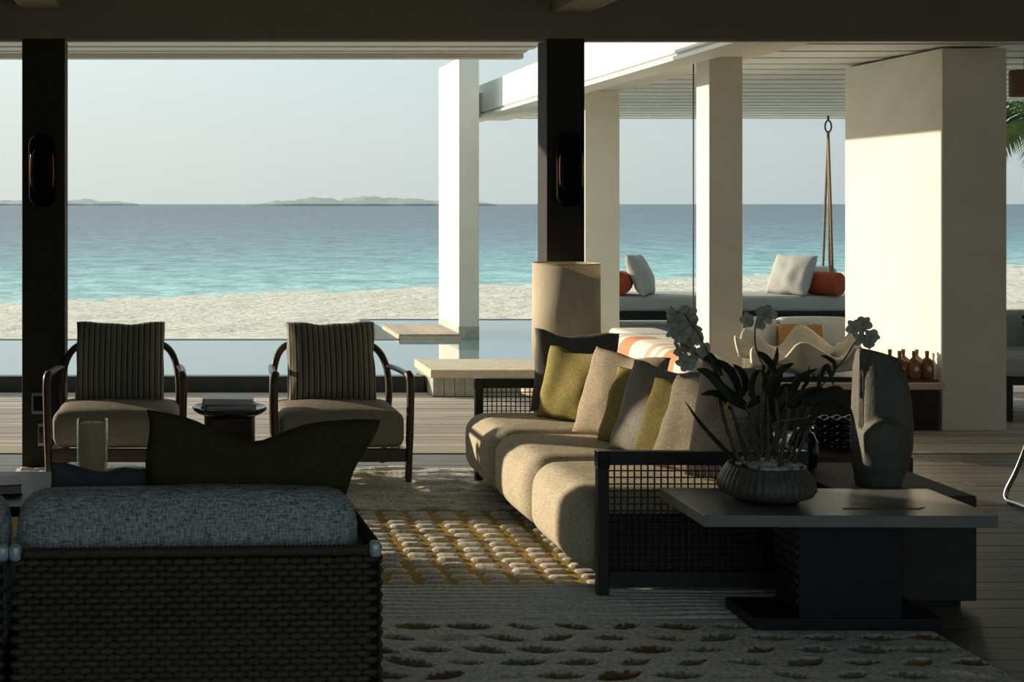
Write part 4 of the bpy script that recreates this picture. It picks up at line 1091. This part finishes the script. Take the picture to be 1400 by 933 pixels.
cb = MB().tube([(3.905, 10.63, 0), (3.905, 10.63, 2.71)], .005, 6).build('blind_guide_cable', 'steel_dark', smooth=True)
tag(cb, 'thin steel blind guide cable beside the square white pillar', 'cable')

# second terrace sofa right of the pier
rs_ = thing('terrace_sofa', 'pale grey terrace sofa on dark legs past the broad pier', 'sofa', (6.65, 10.6, 0))
MB().box(-.62, .62, -.42, .42, .27, .32).build('frame', 'steel_dark', rs_, bevel=.004)
for sx in (-.58, .58):
    for sy in (-.38, .38): MB().box(sx - .022, sx + .022, sy - .022, sy + .022, 0, .27).build('leg', 'steel_dark', rs_)
c_ = cushion_mb(1.24, .80, .16, .05, .015).build('seat_cushion', 'fabric_outdoor', rs_, smooth=True); c_.location = (0, -.02, .32)
c_ = cushion_mb(1.24, .18, .34, .06, .01).build('back_cushion', 'fabric_outdoor', rs_, smooth=True); c_.location = (0, .34, .42)
pillow('scatter_pillow', 'amber pillow on the terrace sofa close to the pier', 'fabric_amber', .40, .42, .13, (6.02, 10.72, .68), 40, 14, 0, seed=41)
pillow('scatter_pillow', 'black and cream striped pillow on the terrace sofa', 'stripe_mono', .30, .28, .12, (6.60, 10.66, .622), 6, 14, 0, seed=42)
ln = thing('pendant_lantern', 'brown drum pendant lantern under the terrace ceiling', 'lantern', (6.42, 10.6, 2.42))
MB().lathe([(.10, 0), (.105, .005), (.105, .195), (.10, .20)], 24).build('drum', 'lantern', ln, smooth=True)
MB().tube([(0, 0, .2), (0, 0, .294)], .006, 6).build('cord', 'steel_dark', ln)

# palm beyond the terrace
pm = thing('coconut_palm', 'coconut palm on the beach past the broad pier', 'palm', (13.45, 21.5, -.2))
MB().tube(smooth_pts([(.9, 0, 0), (.7, 0, 1.2), (.25, 0, 2.0), (0, 0, 3.0)], 6), [.17 - .003 * k for k in range(19)], 10).build('trunk', 'trunk', pm, smooth=True)
def frond(az, el, L, seed):
    rr = random.Random(seed); P = []
    for i in range(15):
        t = i / 14; r_ = L * t; P.append(Vector((cos(az) * r_ * cos(el) * (1 - .22 * t * t), sin(az) * r_ * cos(el) * (1 - .22 * t * t), 3.0 + r_ * sin(el) - .62 * L * t * t)))
    mb = MB().tube(P, [.022 * (1 - .85 * i / 14) for i in range(15)], 5)
    side = Vector((-sin(az), cos(az), 0))
    for i in range(2, 15):
        for h in range(3):
            f = min(13.99, i - 1 + h / 3); p = P[int(f)].lerp(P[int(f) + 1], f - int(f)); d = (P[min(14, int(f) + 1)] - P[max(0, int(f) - 1)]).normalized()
            ll = .62 * (sin(pi * min(1, .12 + f / 14 * .86)) ** .7)
            for s in (-1, 1):
                tip = p + (side * s * .62 + d * .55 + Vector((0, 0, -.5 - .2 * rr.random()))).normalized() * ll; wv = d * .022
                mid = p.lerp(tip, .45) + Vector((0, 0, .03))
                mb.add([p - wv * .5, p + wv * .5, mid + wv, tip, mid - wv], [(0, 1, 2, 3, 4)])
    tag(mb.build('frond', 'frond', pm))
for k in range(13): frond(2 * pi * k / 13 + .2, R(random.Random(k).uniform(5, 55)), random.Random(k + 50).uniform(2.0, 2.7), k)

# sea haze: thin real scattering air between the terrace and the islands
hz = MB().box(-1500, 2500, 330, 1440, 1.5, 70).build('sea_haze', 'island_green'); hz.data.materials.clear()
hm = bpy.data.materials.new('haze_air'); hm.use_nodes = True; ht = hm.node_tree; ht.nodes.clear()
ho = ht.nodes.new('ShaderNodeOutputMaterial'); hv = ht.nodes.new('ShaderNodeVolumeScatter'); hv.inputs['Density'].default_value = .0006; hv.inputs['Color'].default_value = (.97, .98, 1, 1); hv.inputs['Anisotropy'].default_value = .1
ht.links.new(hv.outputs[0], ho.inputs['Volume']); hz.data.materials.append(hm); hz['kind'] = 'stuff'
hz['label'] = 'thin pale haze over the open sea'; hz['category'] = 'haze'
